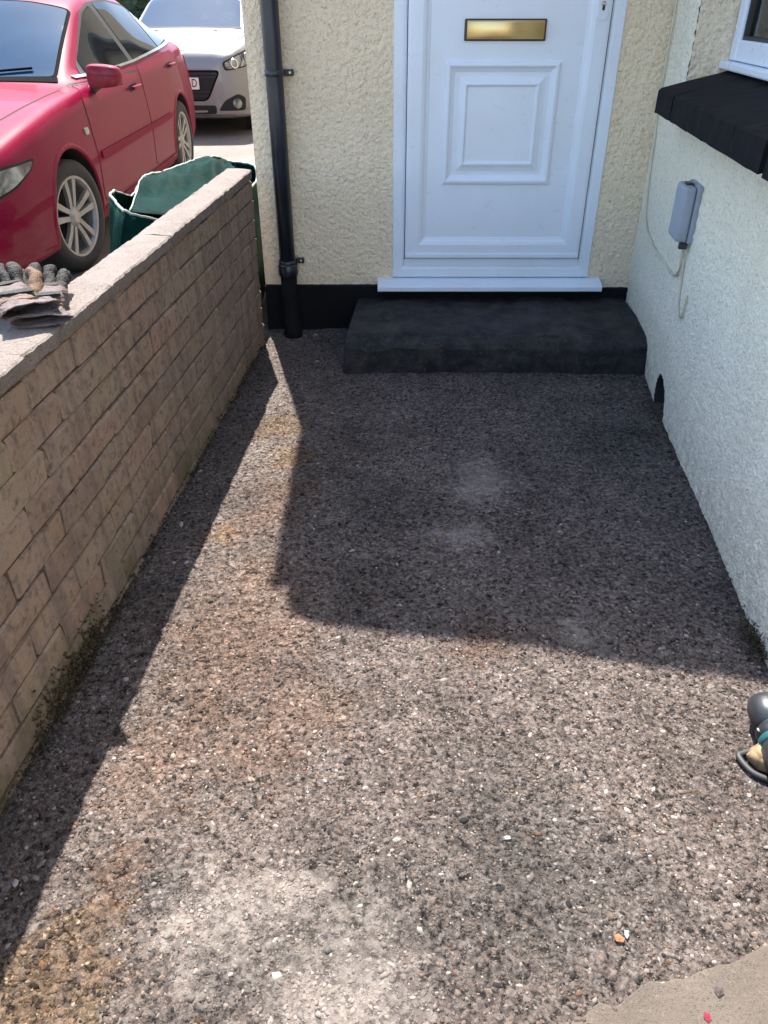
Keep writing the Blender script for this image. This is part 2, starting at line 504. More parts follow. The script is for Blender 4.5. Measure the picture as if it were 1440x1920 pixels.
MAT['greybox'] = simple('grey_weathered_plastic', (0.30, 0.33, 0.38), 0.5, 0.1, 10, 0.08, 120)
MAT['cable'] = simple('cream_painted_cable', (0.58, 0.53, 0.40), 0.6, 0.15)
MAT['red'] = mat_paint('crimson_car_paint', (0.185, 0.0015, 0.027), 0.55, 0.2, 0.0, 0.13)
MAT['silver'] = mat_paint('silver_car_paint', (0.235, 0.23, 0.225), 0.25, 0.2, 0.3, 0.4)
MAT['glass'] = mat_glass_dark('tinted_car_glass', (0.008, 0.010, 0.012), 0.07)
MAT['screen'] = mat_glass_dark('painted_sky_windscreen', (0.008, 0.034, 0.075), 0.16, (0.28, 0.62, 1.0))  # blue of the reflected sky put into the glass colour and specular
MAT['tyre'] = simple('tyre_rubber', (0.022, 0.022, 0.024), 0.75, 0.25, 25, 0.2, 90)
MAT['alloy'] = simple('dusty_alloy', (0.36, 0.35, 0.33), 0.45, 0.15, 18, Metallic=0.55)
MAT['dark'] = simple('dark_void', (0.010, 0.010, 0.011), 0.8)
MAT['matt'] = simple('matt_black_trim', (0.005, 0.005, 0.006), 0.9, Specular_IOR_Level=0.05)
MAT['lamp'] = mat_lamp()
MAT['plate'] = simple('plate_white', (0.74, 0.72, 0.62), 0.4, 0.06)
MAT['roof'] = simple('grey_roof_slate', (0.11, 0.11, 0.12), 0.7, 0.2, 6, 0.5, 30)
MAT['fascia'] = simple('white_fascia', (0.72, 0.72, 0.72), 0.45)
MAT['curtain'] = simple('pale_green_curtain', (0.42, 0.43, 0.36), 0.85, 0.15, 5)
MAT['pane'] = mat_pane()
MAT['tarp'] = mat_tarp()
MAT['tarpedge'] = simple('pale_bag_hem', (0.22, 0.26, 0.23), 0.6)
MAT['glove'] = mat_leather('grey_suede', (0.115, 0.088, 0.085))
MAT['gloveblack'] = mat_leather('black_rubbered_knit', (0.020, 0.018, 0.017), 0.6)
MAT['glovetan'] = mat_leather('tan_leather', (0.125, 0.070, 0.042))
MAT['moss'] = simple('brown_moss', (0.040, 0.030, 0.012), 0.95, 0.5, 60)
MAT['leaf'] = simple('dark_hedge_leaf', (0.030, 0.055, 0.022), 0.6, 0.5, 12)
MAT['teal'] = simple('teal_plastic', (0.015, 0.075, 0.080), 0.5)
MAT['tan'] = simple('tan_wood', (0.26, 0.175, 0.095), 0.85, 0.2, 30, 0.2, 120)
MAT['cableblack'] = simple('black_flex', (0.02, 0.02, 0.022), 0.5)

# ---------------------------------------------------------------- setting: land, driveway, path
def drive_z(y):
    return 0.024 * np.clip(np.asarray(y, float) - 5.0, 0, 9.0) - 0.007

def sheet(name, xs, ys, zf, m, kind='structure'):
    X, Y = np.meshgrid(np.asarray(xs, float), np.asarray(ys, float), indexing='ij')
    o = grid_mesh(name, np.stack([X, Y, zf(X, Y)], -1), m)
    tag(o, kind=kind)
    return o
land_y = [-120, -40, -12, -4, 0, 2.5, 5, 6.5, 8, 9.5, 11, 12.5, 14, 18, 30, 60, 140, 260]
land = sheet('ground', [-220, -80, -30, -12, -6, -3, 0, 3, 6, 12, 30, 80, 220], land_y, lambda x, y: drive_z(y) - 0.012, MAT['earth'])
tag(land, 'bare brown ground spreading around the house and driveway')

# left wall line: foot of its inner face
WA, WB = Vector((-0.7615, 0.925)), Vector((-0.583, 3.287))
WU = (WB - WA).normalized()
WN = Vector((WU.y, -WU.x))                       # towards the path
def wall_pt(s, off=0.0, z=0.0):
    p = WA + WU * s + WN * off
    return Vector((p.x, p.y, z))
# right wall line
RA, RB = Vector((1.172, 3.68)), Vector((0.942, 1.407))
RU = (RB - RA).normalized()                      # towards the camera
RN = Vector((-RU.y, RU.x)) * -1                  # towards the path (-x)
if RN.x > 0: RN = -RN
def rw_pt(s, off=0.0, z=0.0):
    p = RA + RU * s + RN * off
    return Vector((p.x, p.y, z))

drive = sheet('driveway', np.linspace(-7.5, -0.66, 40), np.linspace(-4, 22, 120),
              lambda x, y: drive_z(y) - 0.004 + 0.0, MAT['drive'])
tag(drive, 'pale concrete driveway the two cars stand on beyond the brick wall')

nx, ny = 260, 620
gx, gy = np.linspace(-1.0, 1.45, nx), np.linspace(-2.4, 3.72, ny)
GX, GY = np.meshgrid(gx, gy, indexing='ij')
GH = noise2(nx, ny, [(260, 0.0028), (30, 0.0012), (3, 0.0007)])
def slab_edge(x, y):
    """>0 where the smooth slab in the near right corner lies"""
    return (0.66 - 0.27 + 0.42 * x) - y
GZ = GH + 0.010
path = grid_mesh('concrete_path', np.stack([GX, GY, GZ], -1), MAT['agg'])
tag(path, 'exposed aggregate concrete path leading to the white door', kind='structure')

# smooth slab: near right corner
def slab_mesh():
    n1, n2 = 120, 60
    ex = np.linspace(0.05, 1.35, n1)
    en = blur(rng.standard_normal((n1, 1)).repeat(3, 1), 1)[:, 1] * 0.006
    P = np.zeros((n1, n2, 3))
    for i, x in enumerate(ex):
        ye = 0.558 + 0.30 * (x - 0.27) + en[i]
        ys = np.linspace(-2.2, ye, n2) if False else ye - (ye + 2.2) * (np.linspace(1, 0, n2) ** 2)
        P[i, :, 0] = x; P[i, :, 1] = ys; P[i, :, 2] = 0.021
        P[i, -1, 2] = 0.006
    P[:, :-1, 2] += noise2(n1, n2, [(20, 0.0009)])[:, :-1]
    o = grid_mesh('pavement', P, MAT['slab'])
    return tag(o, 'smooth buff concrete slab in the near right corner', kind='structure')
slab_mesh()

# ---------------------------------------------------------------- house
house = empty('house', (0, 3.68, 0))
tag(house, 'cream roughcast house with white front door and black plinth', 'house')
HB = Vector((0, 3.68, 0))
def H(o):
    """parent to house keeping world coordinates"""
    o.parent = house
    o.matrix_parent_inverse = Matrix.Translation(-HB)
    return o

def rough_panel(name, u0, u1, z0, z1, fn, m, step=0.0048, amp=0.0020, extra=None, wav=0.0013):
    """fn(u, off, z) -> point; off towards the viewer"""
    nu, nv = max(8, int((u1 - u0) / step)), max(8, int((z1 - z0) / step))
    us, zs = np.linspace(u0, u1, nu), np.linspace(z0, z1, nv)
    h = noise2(nu, nv, [(1, amp * 0.62), (2, amp * 0.3), (900, wav)])
    U, Z = np.meshgrid(us, zs, indexing='ij')
    if extra is not None: h = h + extra(U, Z)
    # the edges of the coat turn back into the wall
    o0 = fn(0, 0, 0); du = fn(1, 0, 0) - o0; dn = fn(0, 1, 0) - o0
    P = (np.array(o0)[None, None] + U[..., None] * np.array(du) + h[..., None] * np.array(dn))
    P[..., 2] = Z
    return H(grid_mesh(name, P, m))
def fw(x, off, z): return Vector((x, 3.68 - off, z))
DX0, DX1 = 0.041, 0.974                          # door frame
rough_panel('wall', -0.57, DX0 + 0.004, 0.222, 1.62, fw, MAT['cream'])
rough_panel('wall', DX1 - 0.004, 1.178, 0.165, 1.62, fw, MAT['cream'])
def backwall(name, lo, hi, m=MAT['cream']):
    return H(box(name, lo, hi, m))
backwall('wall', (-0.57, 3.692, -0.1), (DX0, 3.95, 2.9))
backwall('wall', (DX1, 3.692, -0.1), (1.30, 3.95, 2.9))
backwall('wall', (DX0, 3.692, 2.27), (DX1, 3.95, 2.9))
backwall('wall', (-0.57, 3.676, 1.62), (DX0, 3.692, 2.9))
backwall('wall', (DX1, 3.676, 1.62), (1.172, 3.692, 2.9))
backwall('wall', (-0.57, 3.952, -0.1), (-0.32, 16.0, 2.82))  # side wall, lengthened out of view for the red car to reflect
backwall('wall', (-0.32, 15.8, -0.1), (6.0, 16.0, 2.9))
# short return that closes the corner of the thin coat
backwall('wall', (-0.5715, 3.683, 0.0), (-0.562, 3.70, 2.85))
# wing on the right: thin rough coat in front of thick blocks
OPEN_S = 0.395                                   # window opening starts here (from the corner)
def rw(s, off, z): return rw_pt(s, off, z)
def rw_extra(U, Z):
    # hollow worn through at the foot of the wall, and a loose uneven base
    d = np.exp(-(((U - 0.93 + 0.35 * (Z - 0.03)) / 0.085) ** 2 + ((Z - 0.02) / 0.100) ** 2))
    d2 = np.exp(-((U - 0.45) / 0.35) ** 2) * np.clip(1 - Z / 0.3, 0, 1)
    return -0.10 * np.clip(d * 3.0 - 0.9, 0, 1.4) - 0.022 * d2
WS_LOW = 1.02                                    # top of the wall under the ledge
pw = rough_panel('wall', 0.0, 2.75, 0.0, WS_LOW + 0.03, rw, MAT['pale'], step=0.0048, amp=0.0011, extra=rw_extra)
# shade inside the hollow, painted on its faces as a near-black second material
pw.data.materials.append(MAT['hollow_shade'])
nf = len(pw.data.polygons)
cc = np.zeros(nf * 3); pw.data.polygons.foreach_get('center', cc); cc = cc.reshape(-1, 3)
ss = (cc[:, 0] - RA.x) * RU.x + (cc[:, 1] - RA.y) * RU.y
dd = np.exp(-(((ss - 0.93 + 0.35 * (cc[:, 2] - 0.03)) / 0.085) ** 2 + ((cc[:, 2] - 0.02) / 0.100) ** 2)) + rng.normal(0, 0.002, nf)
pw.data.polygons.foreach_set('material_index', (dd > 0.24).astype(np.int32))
rough_panel('wall', 0.0, OPEN_S, WS_LOW + 0.03, 1.62, rw, MAT['pale'], amp=0.0020)
def wing_block(name, s0, s1, o0, o1, z0, z1, m=MAT['cream']):
    V = [rw_pt(s, o, z) for z in (z0, z1) for s in (s0, s1) for o in (o0, o1)]
    F = [(0, 1, 3, 2), (4, 6, 7, 5), (0, 4, 5, 1), (2, 3, 7, 6), (0, 2, 6, 4), (1, 5, 7, 3)]
    o = mk(name, V, F, m)
    bm = bmesh.new(); bm.from_mesh(o.data); bmesh.ops.recalc_face_normals(bm, faces=bm.faces); bm.to_mesh(o.data); bm.free()
    return H(o)
wing_block('wall', 0.0, 0.80 - 0.02, -0.35, -0.03, -0.1, WS_LOW - 0.02)
wing_block('wall', 0.80 + 0.30, 4.6, -0.35, -0.03, -0.1, WS_LOW - 0.02)
wing_block('wall', 0.80 - 0.02, 0.80 + 0.30, -0.45, -0.24, -0.1, WS_LOW - 0.02)
wing_block('wall', -0.3, OPEN_S - 0.004, -0.35, -0.012, WS_LOW - 0.015, 3.2)
wing_block('wall', OPEN_S - 0.004, 2.2, -0.35, -0.012, 2.35, 3.2)
wing_block('wall', 2.2, 4.6, -0.35, -0.012, WS_LOW - 0.015, 3.2)
wing_block('wall', 2.744, 4.6, -0.03, -0.0005, -0.1, WS_LOW + 0.028, MAT['pale'])
# reveal of the window opening, facing the path
def reveal(s, off, z): return Vector((rw_pt(OPEN_S, -s, 0).x + RU.x * off, rw_pt(OPEN_S, -s, 0).y + RU.y * off, z))
rough_panel('wall', 0.002, 0.16, 1.09, 1.62, reveal, MAT['cream'])
# plinth left of the step
bm = bmesh.new(); bbox(bm, (-0.572, 3.655, -0.02), (-0.012, 3.70, 0.226), 0.006)
H(from_bm('plinth', bm, MAT['tar']))
bm = bmesh.new(); bbox(bm, (-0.575, 3.7, -0.02), (-0.562, 15.9, 0.226), 0.003)
H(from_bm('plinth', bm, MAT['tar']))
bm = bmesh.new(); bbox(bm, (-0.012, 3.66, 0.150), (1.175, 3.70, 0.212), 0.004)
H(from_bm('plinth', bm, MAT['tar']))
# roof: low gable rising to the right, verge over the door wall, eaves on the left
RX0, RZ0, RY0, SL = -0.69, 2.80, 3.37, math.tan(math.radians(17.5))
def roof_slab(name, x0, x1, y0, y1, z0, sl, th, m, ch=0.0):
    pl = [(x0, y1), (x1, y1), (x1, y0)]
    if ch: pl += [(x0 + ch * 1.5, y0), (x0 + ch * 0.7, y0 + ch * 0.2), (x0 + ch * 0.2, y0 + ch * 0.7), (x0, y0 + ch * 1.5)]
    else: pl += [(x0, y0)]
    bm = bmesh.new()
    a = [bm.verts.new((x, y, z0 + (x - x0) * sl)) for x, y in pl]; b = [bm.verts.new((x, y, z0 + (x - x0) * sl + th)) for x, y in pl]
    L = len(pl)
    for i in range(L): bm.faces.new((a[i], a[(i + 1) % L], b[(i + 1) % L], b[i]))
    bm.faces.new(a); bm.faces.new(b[::-1])
    return H(from_bm(name, bm, m))
roof_slab('roof', RX0, 3.2, RY0, 16.3, RZ0 + 0.03, SL, 0.09, MAT['roof'], 0.03)
roof_slab('roof', 3.2, 7.0, RY0, 16.3, RZ0 + 0.03 + 3.89 * SL, -SL, 0.09, MAT['roof'])
roof_slab('bargeboard', RX0 + 0.05, 3.2, RY0 - 0.02, RY0 - 0.002, RZ0 - 0.04, SL, 0.17, MAT['fascia'])
# gable infill above the door wall
mk_v = [(-0.57, 3.69, 2.9), (3.2, 3.69, 2.9), (3.2, 3.69, RZ0 + 3.89 * SL), (-0.57, 3.69, RZ0 + 0.03)]
mk_v += [(x, y + 0.2, z) for x, y, z in mk_v]
bm = bmesh.new(); bv = [bm.verts.new(v) for v in mk_v]
for q in [(0, 1, 2, 3), (7, 6, 5, 4), (0, 4, 5, 1), (1, 5, 6, 2), (2, 6, 7, 3), (3, 7, 4, 0)]: bm.faces.new([bv[i] for i in q])
H(from_bm('wall', bm, MAT['cream']))
backwall('wall', (-0.565, 6.0, 2.9), (6.0, 15.9, 5.6))  # unseen upper storey, added to darken reflections in the car windows
roof_slab('roof', -0.75, 3.0, 5.8, 16.2, 5.61, SL, 0.1, MAT['roof'])  # roof of the added storey, left slope, out of view
roof_slab('roof', 3.0, 6.6, 5.8, 16.2, 5.61 + 3.75 * SL, -SL, 0.1, MAT['roof'])  # right slope of the added storey's roof
# gutter along the left eaves
gp = [(-0.055 * math.cos(a), -0.055 * math.sin(a)) for a in np.linspace(0, math.pi, 9)]
gp2 = [(-0.050 * math.cos(a), -0.050 * math.sin(a)) for a in np.linspace(math.pi, 0, 9)]
pr = gp + gp2
V = [(RX0 + 0.01 + a, y, RZ0 + 0.02 + b) for y in (RY0 + 0.03, 16.2) for a, b in pr]
n_ = len(pr)
F = [(i, (i + 1) % n_, n_ + (i + 1) % n_, n_ + i) for i in range(n_)] + [tuple(range(n_)), tuple(range(2 * n_ - 1, n_ - 1, -1))]
bm = bmesh.new(); bv = [bm.verts.new(v) for v in V]
for q in F: bm.faces.new([bv[i] for i in q])
H(from_bm('gutter', bm, MAT['pipe']))
# wing roof
wing_block('roof', -0.4, 4.7, -4.2, 0.03, 3.2, 3.32, MAT['roof'])

# --- door
def rect_ring(bm, x0, x1, z0, z1, prof, y):
    """mitred moulding: prof = [(inset, proud)]"""
    R = []
    for d, h in prof:
        R.append([bm.verts.new((x0 + d, y - h, z0 + d)), bm.verts.new((x1 - d, y - h, z0 + d)),
                  bm.verts.new((x1 - d, y - h, z1 - d)), bm.verts.new((x0 + d, y - h, z1 - d))])
    for a, b in zip(R[:-1], R[1:]):
        for k in range(4):
            bm.faces.new((a[k], a[(k + 1) % 4], b[(k + 1) % 4], b[k]))
    return R
FZ0, SZ0, PZ0, DTOP = 0.262, 0.355, 0.447, 2.26
fy = 3.672                                       # outer face of the fixed frame
frame_b = bmesh.new()
def ogee(w, h, lip=0.010):
    return [(0.0, -0.03), (0.0, h - 0.004), (0.004, h), (w - 0.022, h), (w - 0.012, h - 0.003), (w - 0.004, h - 0.012), (w, h - 0.014), (w, -0.03)]
rect_ring(frame_b, DX0, DX1, FZ0, DTOP, ogee(0.060, 0.0), fy)
df = H(from_bm('door_frame', frame_b, MAT['upvc']))
# rubber seal line between the frame and the leaf
sb = bmesh.new(); rect_ring(sb, DX0 + 0.050, DX1 - 0.050, FZ0 + 0.080, DTOP - 0.05, [(0, -0.02), (0, -0.010), (0.010, -0.010), (0.010, -0.03)], fy)
g = from_bm('seal', sb, MAT['gasket'], None); g.parent = df
# bottom member of the frame is taller than the jambs
bm = bmesh.new(); bbox(bm, (DX0 + 0.056, fy + 0.0035, FZ0 + 0.05), (DX1 - 0.056, fy + 0.05, SZ0 - 0.006), 0.004)
g = from_bm('threshold', bm, MAT['upvc']); g.parent = df
ly = 3.664                                       # outer face of the door leaf
SX0, SX1 = 0.0985, 0.9135
leaf_b = bmesh.new()
rect_ring(leaf_b, SX0, SX1, SZ0, 2.20, [(0, -0.04), (0, -0.004), (0.004, 0.0), (0.014, 0.002), (0.060, 0.002), (0.072, -0.002), (0.082, -0.010), (0.090, -0.012), (0.0925, -0.016), (0.0925, -0.03)], ly)
door = H(from_bm('door', leaf_b, MAT['upvc']))
door['label'] = 'white door leaf with raised square moulding'
px0, px1 = SX0 + 0.0925, SX1 - 0.0925
def dchild(name, bm, m, smooth=False):
    o = from_bm(name, bm, m, None, smooth); o.parent = door
    return o
bm = bmesh.new(); bbox(bm, (px0 - 0.01, ly + 0.015, SZ0 + 0.085), (px1 + 0.01, ly + 0.028, 2.12), 0.0)
dchild('panel', bm, MAT['upvc'])
bm = bmesh.new(); bbox(bm, (SX0 + 0.0, ly - 0.010, SZ0 + 0.001), (SX1 - 0.004, ly + 0.0, SZ0 + 0.022), 0.004)
dchild('weatherbar', bm, MAT['upvc'])
pf = ly + 0.015
bm = bmesh.new()
rect_ring(bm, 0.259, 0.734, 0.678, 1.152, [(0, -0.004), (0, 0.008), (0.004, 0.012), (0.014, 0.014), (0.020, 0.011), (0.024, 0.006), (0.034, 0.002), (0.038, 0.0), (0.038, -0.004)], pf)
dchild('moulding', bm, MAT['upvc'])
bm = bmesh.new()
R = rect_ring(bm, 0.318, 0.675, 0.735, 1.096, [(0, -0.004), (0, 0.003), (0.012, 0.006), (0.020, 0.010), (0.026, 0.012), (0.030, 0.011), (0.034, 0.005), (0.038, 0.004)], pf)
bm.faces.new(R[-1])
dchild('moulding', bm, MAT['upvc'])
# letterbox
bm = bmesh.new(); bbox(bm, (0.327, pf - 0.011, 1.225), (0.659, pf + 0.002, 1.302), 0.004)
dchild('letterbox_frame', bm, MAT['bronze'])
V = []
for i in range(2):
    for k in range(13):
        t = k / 12
        V.append(((0.337, 0.650)[i], pf - 0.0125 - 0.007 * math.sin(math.pi * t) ** 0.8, 1.2315 + 0.0645 * t))
F = [(k, 13 + k, 14 + k, k + 1) for k in range(12)] + [tuple(range(13)), tuple(range(25, 12, -1))]
V += [(0.337, pf - 0.008, 1.2315), (0.650, pf - 0.008, 1.2315), (0.337, pf - 0.008, 1.296), (0.650, pf - 0.008, 1.296)]
F += [(0, 26, 27, 13), (12, 25, 29, 28)]
bm = bmesh.new(); bv = [bm.verts.new(v) for v in V]
for q in F: bm.faces.new([bv[i] for i in q])
fl = dchild('letterbox_flap', bm, MAT['gold'])
for p in fl.data.polygons: p.use_smooth = len(p.vertices) == 4
# lock plate with keyhole, handle above
bm = bmesh.new(); bbox(bm, (0.8545, ly - 0.0075, 1.296), (0.8965, ly - 0.0012, 1.53), 0.0)
es = [e for e in bm.edges if abs(e.verts[0].co.y - e.verts[1].co.y) > 0.004]
bmesh.ops.bevel(bm, geom=es, offset=0.018, segments=5, profile=0.5, affect='EDGES')
dchild('lock_plate', bm, MAT['upvc'])
lathe('keyhole', [(ly - 0.0125, 0.0085), (ly - 0.0075, 0.0105)], MAT['chrome'], door, 20, 'Y', M=Matrix.Translation((0.876, 0, 1.352)))
bm = bmesh.new(); bbox(bm, (0.871, ly - 0.0128, 1.330), (0.881, ly - 0.0072, 1.349), 0.002)
dchild('keyhole', bm, MAT['bronze'])
v, f = tube_vf([(0.876, ly - 0.006, 1.45), (0.876, ly - 0.05, 1.45), (0.862, ly - 0.058, 1.45), (0.77, ly - 0.058, 1.45)], 0.009, 10)
o = mk('handle', v, f, MAT['chrome'], door, True)
# upper glazed panel, above the picture
bm = bmesh.new(); rect_ring(bm, 0.30, 0.70, 1.55, 2.05, [(0, -0.004), (0, 0.010), (0.014, 0.012), (0.03, 0.004), (0.03, -0.002)], pf)
R_ = [bm.verts.new(c) for c in ((0.33, pf - 0.002, 1.58), (0.67, pf - 0.002, 1.58), (0.67, pf - 0.002, 2.02), (0.33, pf - 0.002, 2.02))]
bm.faces.new(R_)
dchild('moulding', bm, MAT['upvc'])
# sill
bm = bmesh.new()
prof = [(3.70, 0.218), (3.602, 0.214), (3.597, 0.218), (3.597, 0.236), (3.601, 0.241), (3.655, 0.256), (3.70, 0.260)]
V0 = [bm.verts.new((-0.030, y, z)) for y, z in prof]; V1 = [bm.verts.new((1.030, y, z)) for y, z in prof]
for k in range(len(prof)): bm.faces.new((V0[k], V0[(k + 1) % 7], V1[(k + 1) % 7], V1[k]))
bm.faces.new(V0); bm.faces.new(V1[::-1])
H(from_bm('door_sill', bm, MAT['upvc']))

# --- window in the wing
def wbox(bm, s0, s1, o0, o1, z0, z1, bev=0.0):
    M = Matrix(((RU.x, RN.x, 0, RA.x), (RU.y, RN.y, 0, RA.y), (0, 0, 1, 0), (0, 0, 0, 1)))
    return bbox(bm, (s0, o0, z0), (s1, o1, z1), bev, 2, M)
win = H(empty('window'))
win.location = (0, 0, 0)
def W(name, bm, m):
    o = from_bm(name, bm, m); o.parent = win
    return o
WO = -0.135                                      # outer face of the frame
bm = bmesh.new()
wbox(bm, OPEN_S + 0.012, OPEN_S + 0.085, WO - 0.06, WO, 1.180, 2.34, 0.006)
wbox(bm, OPEN_S + 0.085, 2.18, WO - 0.06, WO - 0.0012, 1.180, 1.245, 0.006)
wbox(bm, OPEN_S + 0.085, 2.18, WO - 0.06, WO - 0.0012, 2.27, 2.338, 0.006)
wbox(bm, 2.112, 2.186, WO - 0.06, WO, 1.180, 2.34, 0.006)
W('window_frame', bm, MAT['upvc'])
bm = bmesh.new(); wbox(bm, OPEN_S + 0.085, 2.112, WO - 0.035, WO - 0.012, 1.243, 1.256, 0.002); wbox(bm, OPEN_S + 0.083, OPEN_S + 0.094, WO - 0.035, WO - 0.0125, 1.243, 2.27, 0.002)
W('seal', bm, MAT['gasket'])
bm = bmesh.new(); wbox(bm, OPEN_S + 0.005, 2.195, WO - 0.05, WO + 0.030, 1.152, 1.178, 0.006)
W('window_sill', bm, MAT['upvc'])
bm = bmesh.new(); wbox(bm, OPEN_S + 0.088, 2.115, WO - 0.036, WO - 0.030, 1.247, 2.28)
W('pane', bm, MAT['pane'])
nu_, nv_ = 160, 4
P = np.zeros((nu_, nv_, 3))
for i, s in enumerate(np.linspace(OPEN_S + 0.03, 2.19, nu_)):
    for j, z in enumerate(np.linspace(1.16, 2.34, nv_)):
        q = rw_pt(s, WO - 0.14 + 0.022 * math.sin(s * 55) + 0.008 * math.sin(s * 131), z); P[i, j] = q
o = grid_mesh('curtain', P, MAT['curtain']); o.parent = win
# ledge of black painted tiles
ledge = H(empty('window_ledge'))
s = OPEN_S + 0.047
tw = 0.262
for k in range(7):
    s0, s1 = s + k * tw, s + (k + 1) * tw - 0.008
    if k == 0: s0 -= 0.006
    j = random.uniform(-0.007, 0.007)
    bm = bmesh.new()
    zf, zb, th = 1.092 + j * 0.5, 1.152, 0.082
    of, ob = 0.105 + j, -0.150
    pts = []
    for ss in (s0, s1):
        for (oo, zz) in ((of, zf - th), (of, zf - 0.008), (of - 0.010, zf), (ob, zb), (ob, zb - th)):
            pts.append(bm.verts.new(rw_pt(ss, oo, zz)))
    for q in range(5): bm.faces.new((pts[q], pts[(q + 1) % 5], pts[5 + (q + 1) % 5], pts[5 + q]))
    bm.faces.new(pts[:5]); bm.faces.new(pts[5:][::-1])
    bmesh.ops.recalc_face_normals(bm, faces=bm.faces)
    bmesh.ops.subdivide_edges(bm, edges=[e for e in bm.edges if e.calc_length() > 0.1], cuts=4, use_grid_fill=True)
    for v in bm.verts: v.co += Vector((random.uniform(-1, 1), random.uniform(-1, 1), random.uniform(-1, 1))) * 0.0012
    o = from_bm('tile', bm, MAT['slate']); o.parent = ledge
bm = bmesh.new(); wbox(bm, OPEN_S + 0.05, s + 7 * tw - 0.01, -0.14, 0.088, 1.015, 1.072)
o = from_bm('bed', bm, MAT['tar']); o.parent = ledge

# ---------------------------------------------------------------- doorstep
def doorstep():
    nu, nv = 150, 70
    # section from back of the tread over the worn nose to the ground
    sec = [(3.676, 0.166), (3.60, 0.165), (3.30, 0.163), (3.19, 0.161), (3.155, 0.155), (3.130, 0.142), (3.116, 0.120), (3.112, 0.06), (3.116, 0.0), (3.12, -0.03)]
    t = np.linspace(0, len(sec) - 1, nv)
    yy = np.interp(t, range(len(sec)), [a for a, b in sec]); zz = np.interp(t, range(len(sec)), [b for a, b in sec])
    P = np.zeros((nu, nv, 3))
    nz = noise2(nu, nv, [(60, 0.0035), (4, 0.0014)])
    for i in range(nu):
        u = i / (nu - 1)
        for j in range(nv):
            back = (yy[j] - 3.115) / 0.565
            xl = -0.168 + 0.045 * max(0, back); xr = 1.155
            P[i, j] = (xl + (xr - xl) * u, yy[j] + nz[i, j] * (zz[j] < 0.155), zz[j] + nz[i, j] * (zz[j] > 0.12))
    # left end drops to the ground
    L = P[0].copy()
    rings = [L]
    for q in range(1, 6):
        R = L.copy(); R[:, 0] -= 0.010 * math.sin(q / 5 * 1.57) ; R[:, 2] = L[:, 2] - (L[:, 2] + 0.03) * (q / 5) ** 1.5
        rings.append(R)
    P = np.concatenate([np.array(rings[::-1]), P[1:]], 0)
    o = grid_mesh('doorstep', P, MAT['step'])
    return tag(o, 'worn black painted concrete step below the white door', 'step')
doorstep()

# ---------------------------------------------------------------- drainpipe
dp = empty('drainpipe', (-0.456, 3.625, 0))
tag(dp, 'black drainpipe running down the house corner with two clips', 'drainpipe')
def DP(name, *a, **k):
    o = a[0]; o.parent = dp; o.matrix_parent_inverse = Matrix.Translation((0.456, -3.625, 0)); return o
DP('', tube('pipe', [(-0.450, 3.625, 0.318), (-0.452, 3.625, 1.0), (-0.455, 3.625, 2.0), (-0.455, 3.63, 2.62), (-0.55, 3.55, 2.72), (-0.67, 3.48, 2.765)], 0.0365, MAT['pipe'], None, 24))
DP('', lathe('collar', [(0.285, 0.043), (0.29, 0.046), (0.335, 0.046), (0.34, 0.042)], MAT['pipe'], None, 24, 'Z', M=Matrix.Translation((-0.450, 3.625, 0))))
DP('', tube('shoe', [(-0.450, 3.625, 0.30), (-0.449, 3.622, 0.18), (-0.445, 3.610, 0.09), (-0.440, 3.59, 0.03), (-0.438, 3.57, -0.01)], [0.038, 0.038, 0.040, 0.043, 0.046], MAT['tar'], None, 20))
for z in (1.114, 0.345):
    c = DP('', lathe('clip', [(z - 0.012, 0.0375), (z - 0.011, 0.0405), (z + 0.011, 0.0405), (z + 0.012, 0.0375)], MAT['blackpl'], None, 24, 'Z', M=Matrix.Translation((-0.4515, 3.625, 0))))
    bm = bmesh.new(); bbox(bm, (-0.415, 3.650, z - 0.012), (-0.375, 3.672, z + 0.012), 0.004)
    lathe_o = from_bm('lug', bm, MAT['blackpl']); lathe_o.parent = c
    o = lathe('screw', [(3.6455, 0.003), (3.647, 0.006), (3.650, 0.0062)], MAT['chrome'], c, 12, 'Y', M=Matrix.Translation((-0.391, 0, z)))

# ---------------------------------------------------------------- utility box and cables on the wing wall
ub = empty('utility_box', rw_pt(0.86, 0.0, 0.66))
tag(ub, 'small grey plastic utility box on the pale right wall', 'utility box')
def UB(o):
    o.parent = ub; o.matrix_parent_inverse = Matrix.Translation(-rw_pt(0.86, 0.0, 0.66)); return o
bm = bmesh.new(); wbox(bm, 0.795, 0.935, -0.004, 0.018, 0.648, 0.838, 0.006); UB(from_bm('back_plate', bm, MAT['greybox']))
bm = bmesh.new(); wbox(bm, 0.800, 0.930, 0.0185, 0.058, 0.653, 0.833, 0.010); UB(from_bm('cover', bm, MAT['greybox']))
bm = bmesh.new(); wbox(bm, 0.905, 0.926, 0.010, 0.040, 0.628, 0.650, 0.004); UB(from_bm('gland', bm, MAT['blackpl']))
bm = bmesh.new(); wbox(bm, 0.845, 0.885, 0.022, 0.046, 0.834, 0.8405, 0.002); UB(from_bm('lug', bm, MAT['blackpl']))
def smooth_path(pts, n=8):
    out = []
    P = [Vector(p) for p in pts]
    for i in range(len(P) - 1):
        p0, p1, p2, p3 = P[max(i - 1, 0)], P[i], P[i + 1], P[min(i + 2, len(P) - 1)]
        for k in range(n):
            t = k / n
            out.append(0.5 * ((2 * p1) + (-p0 + p2) * t + (2 * p0 - 5 * p1 + 4 * p2 - p3) * t * t + (-p0 + 3 * p1 - 3 * p2 + p3) * t ** 3))
    out.append(P[-1])
    return out
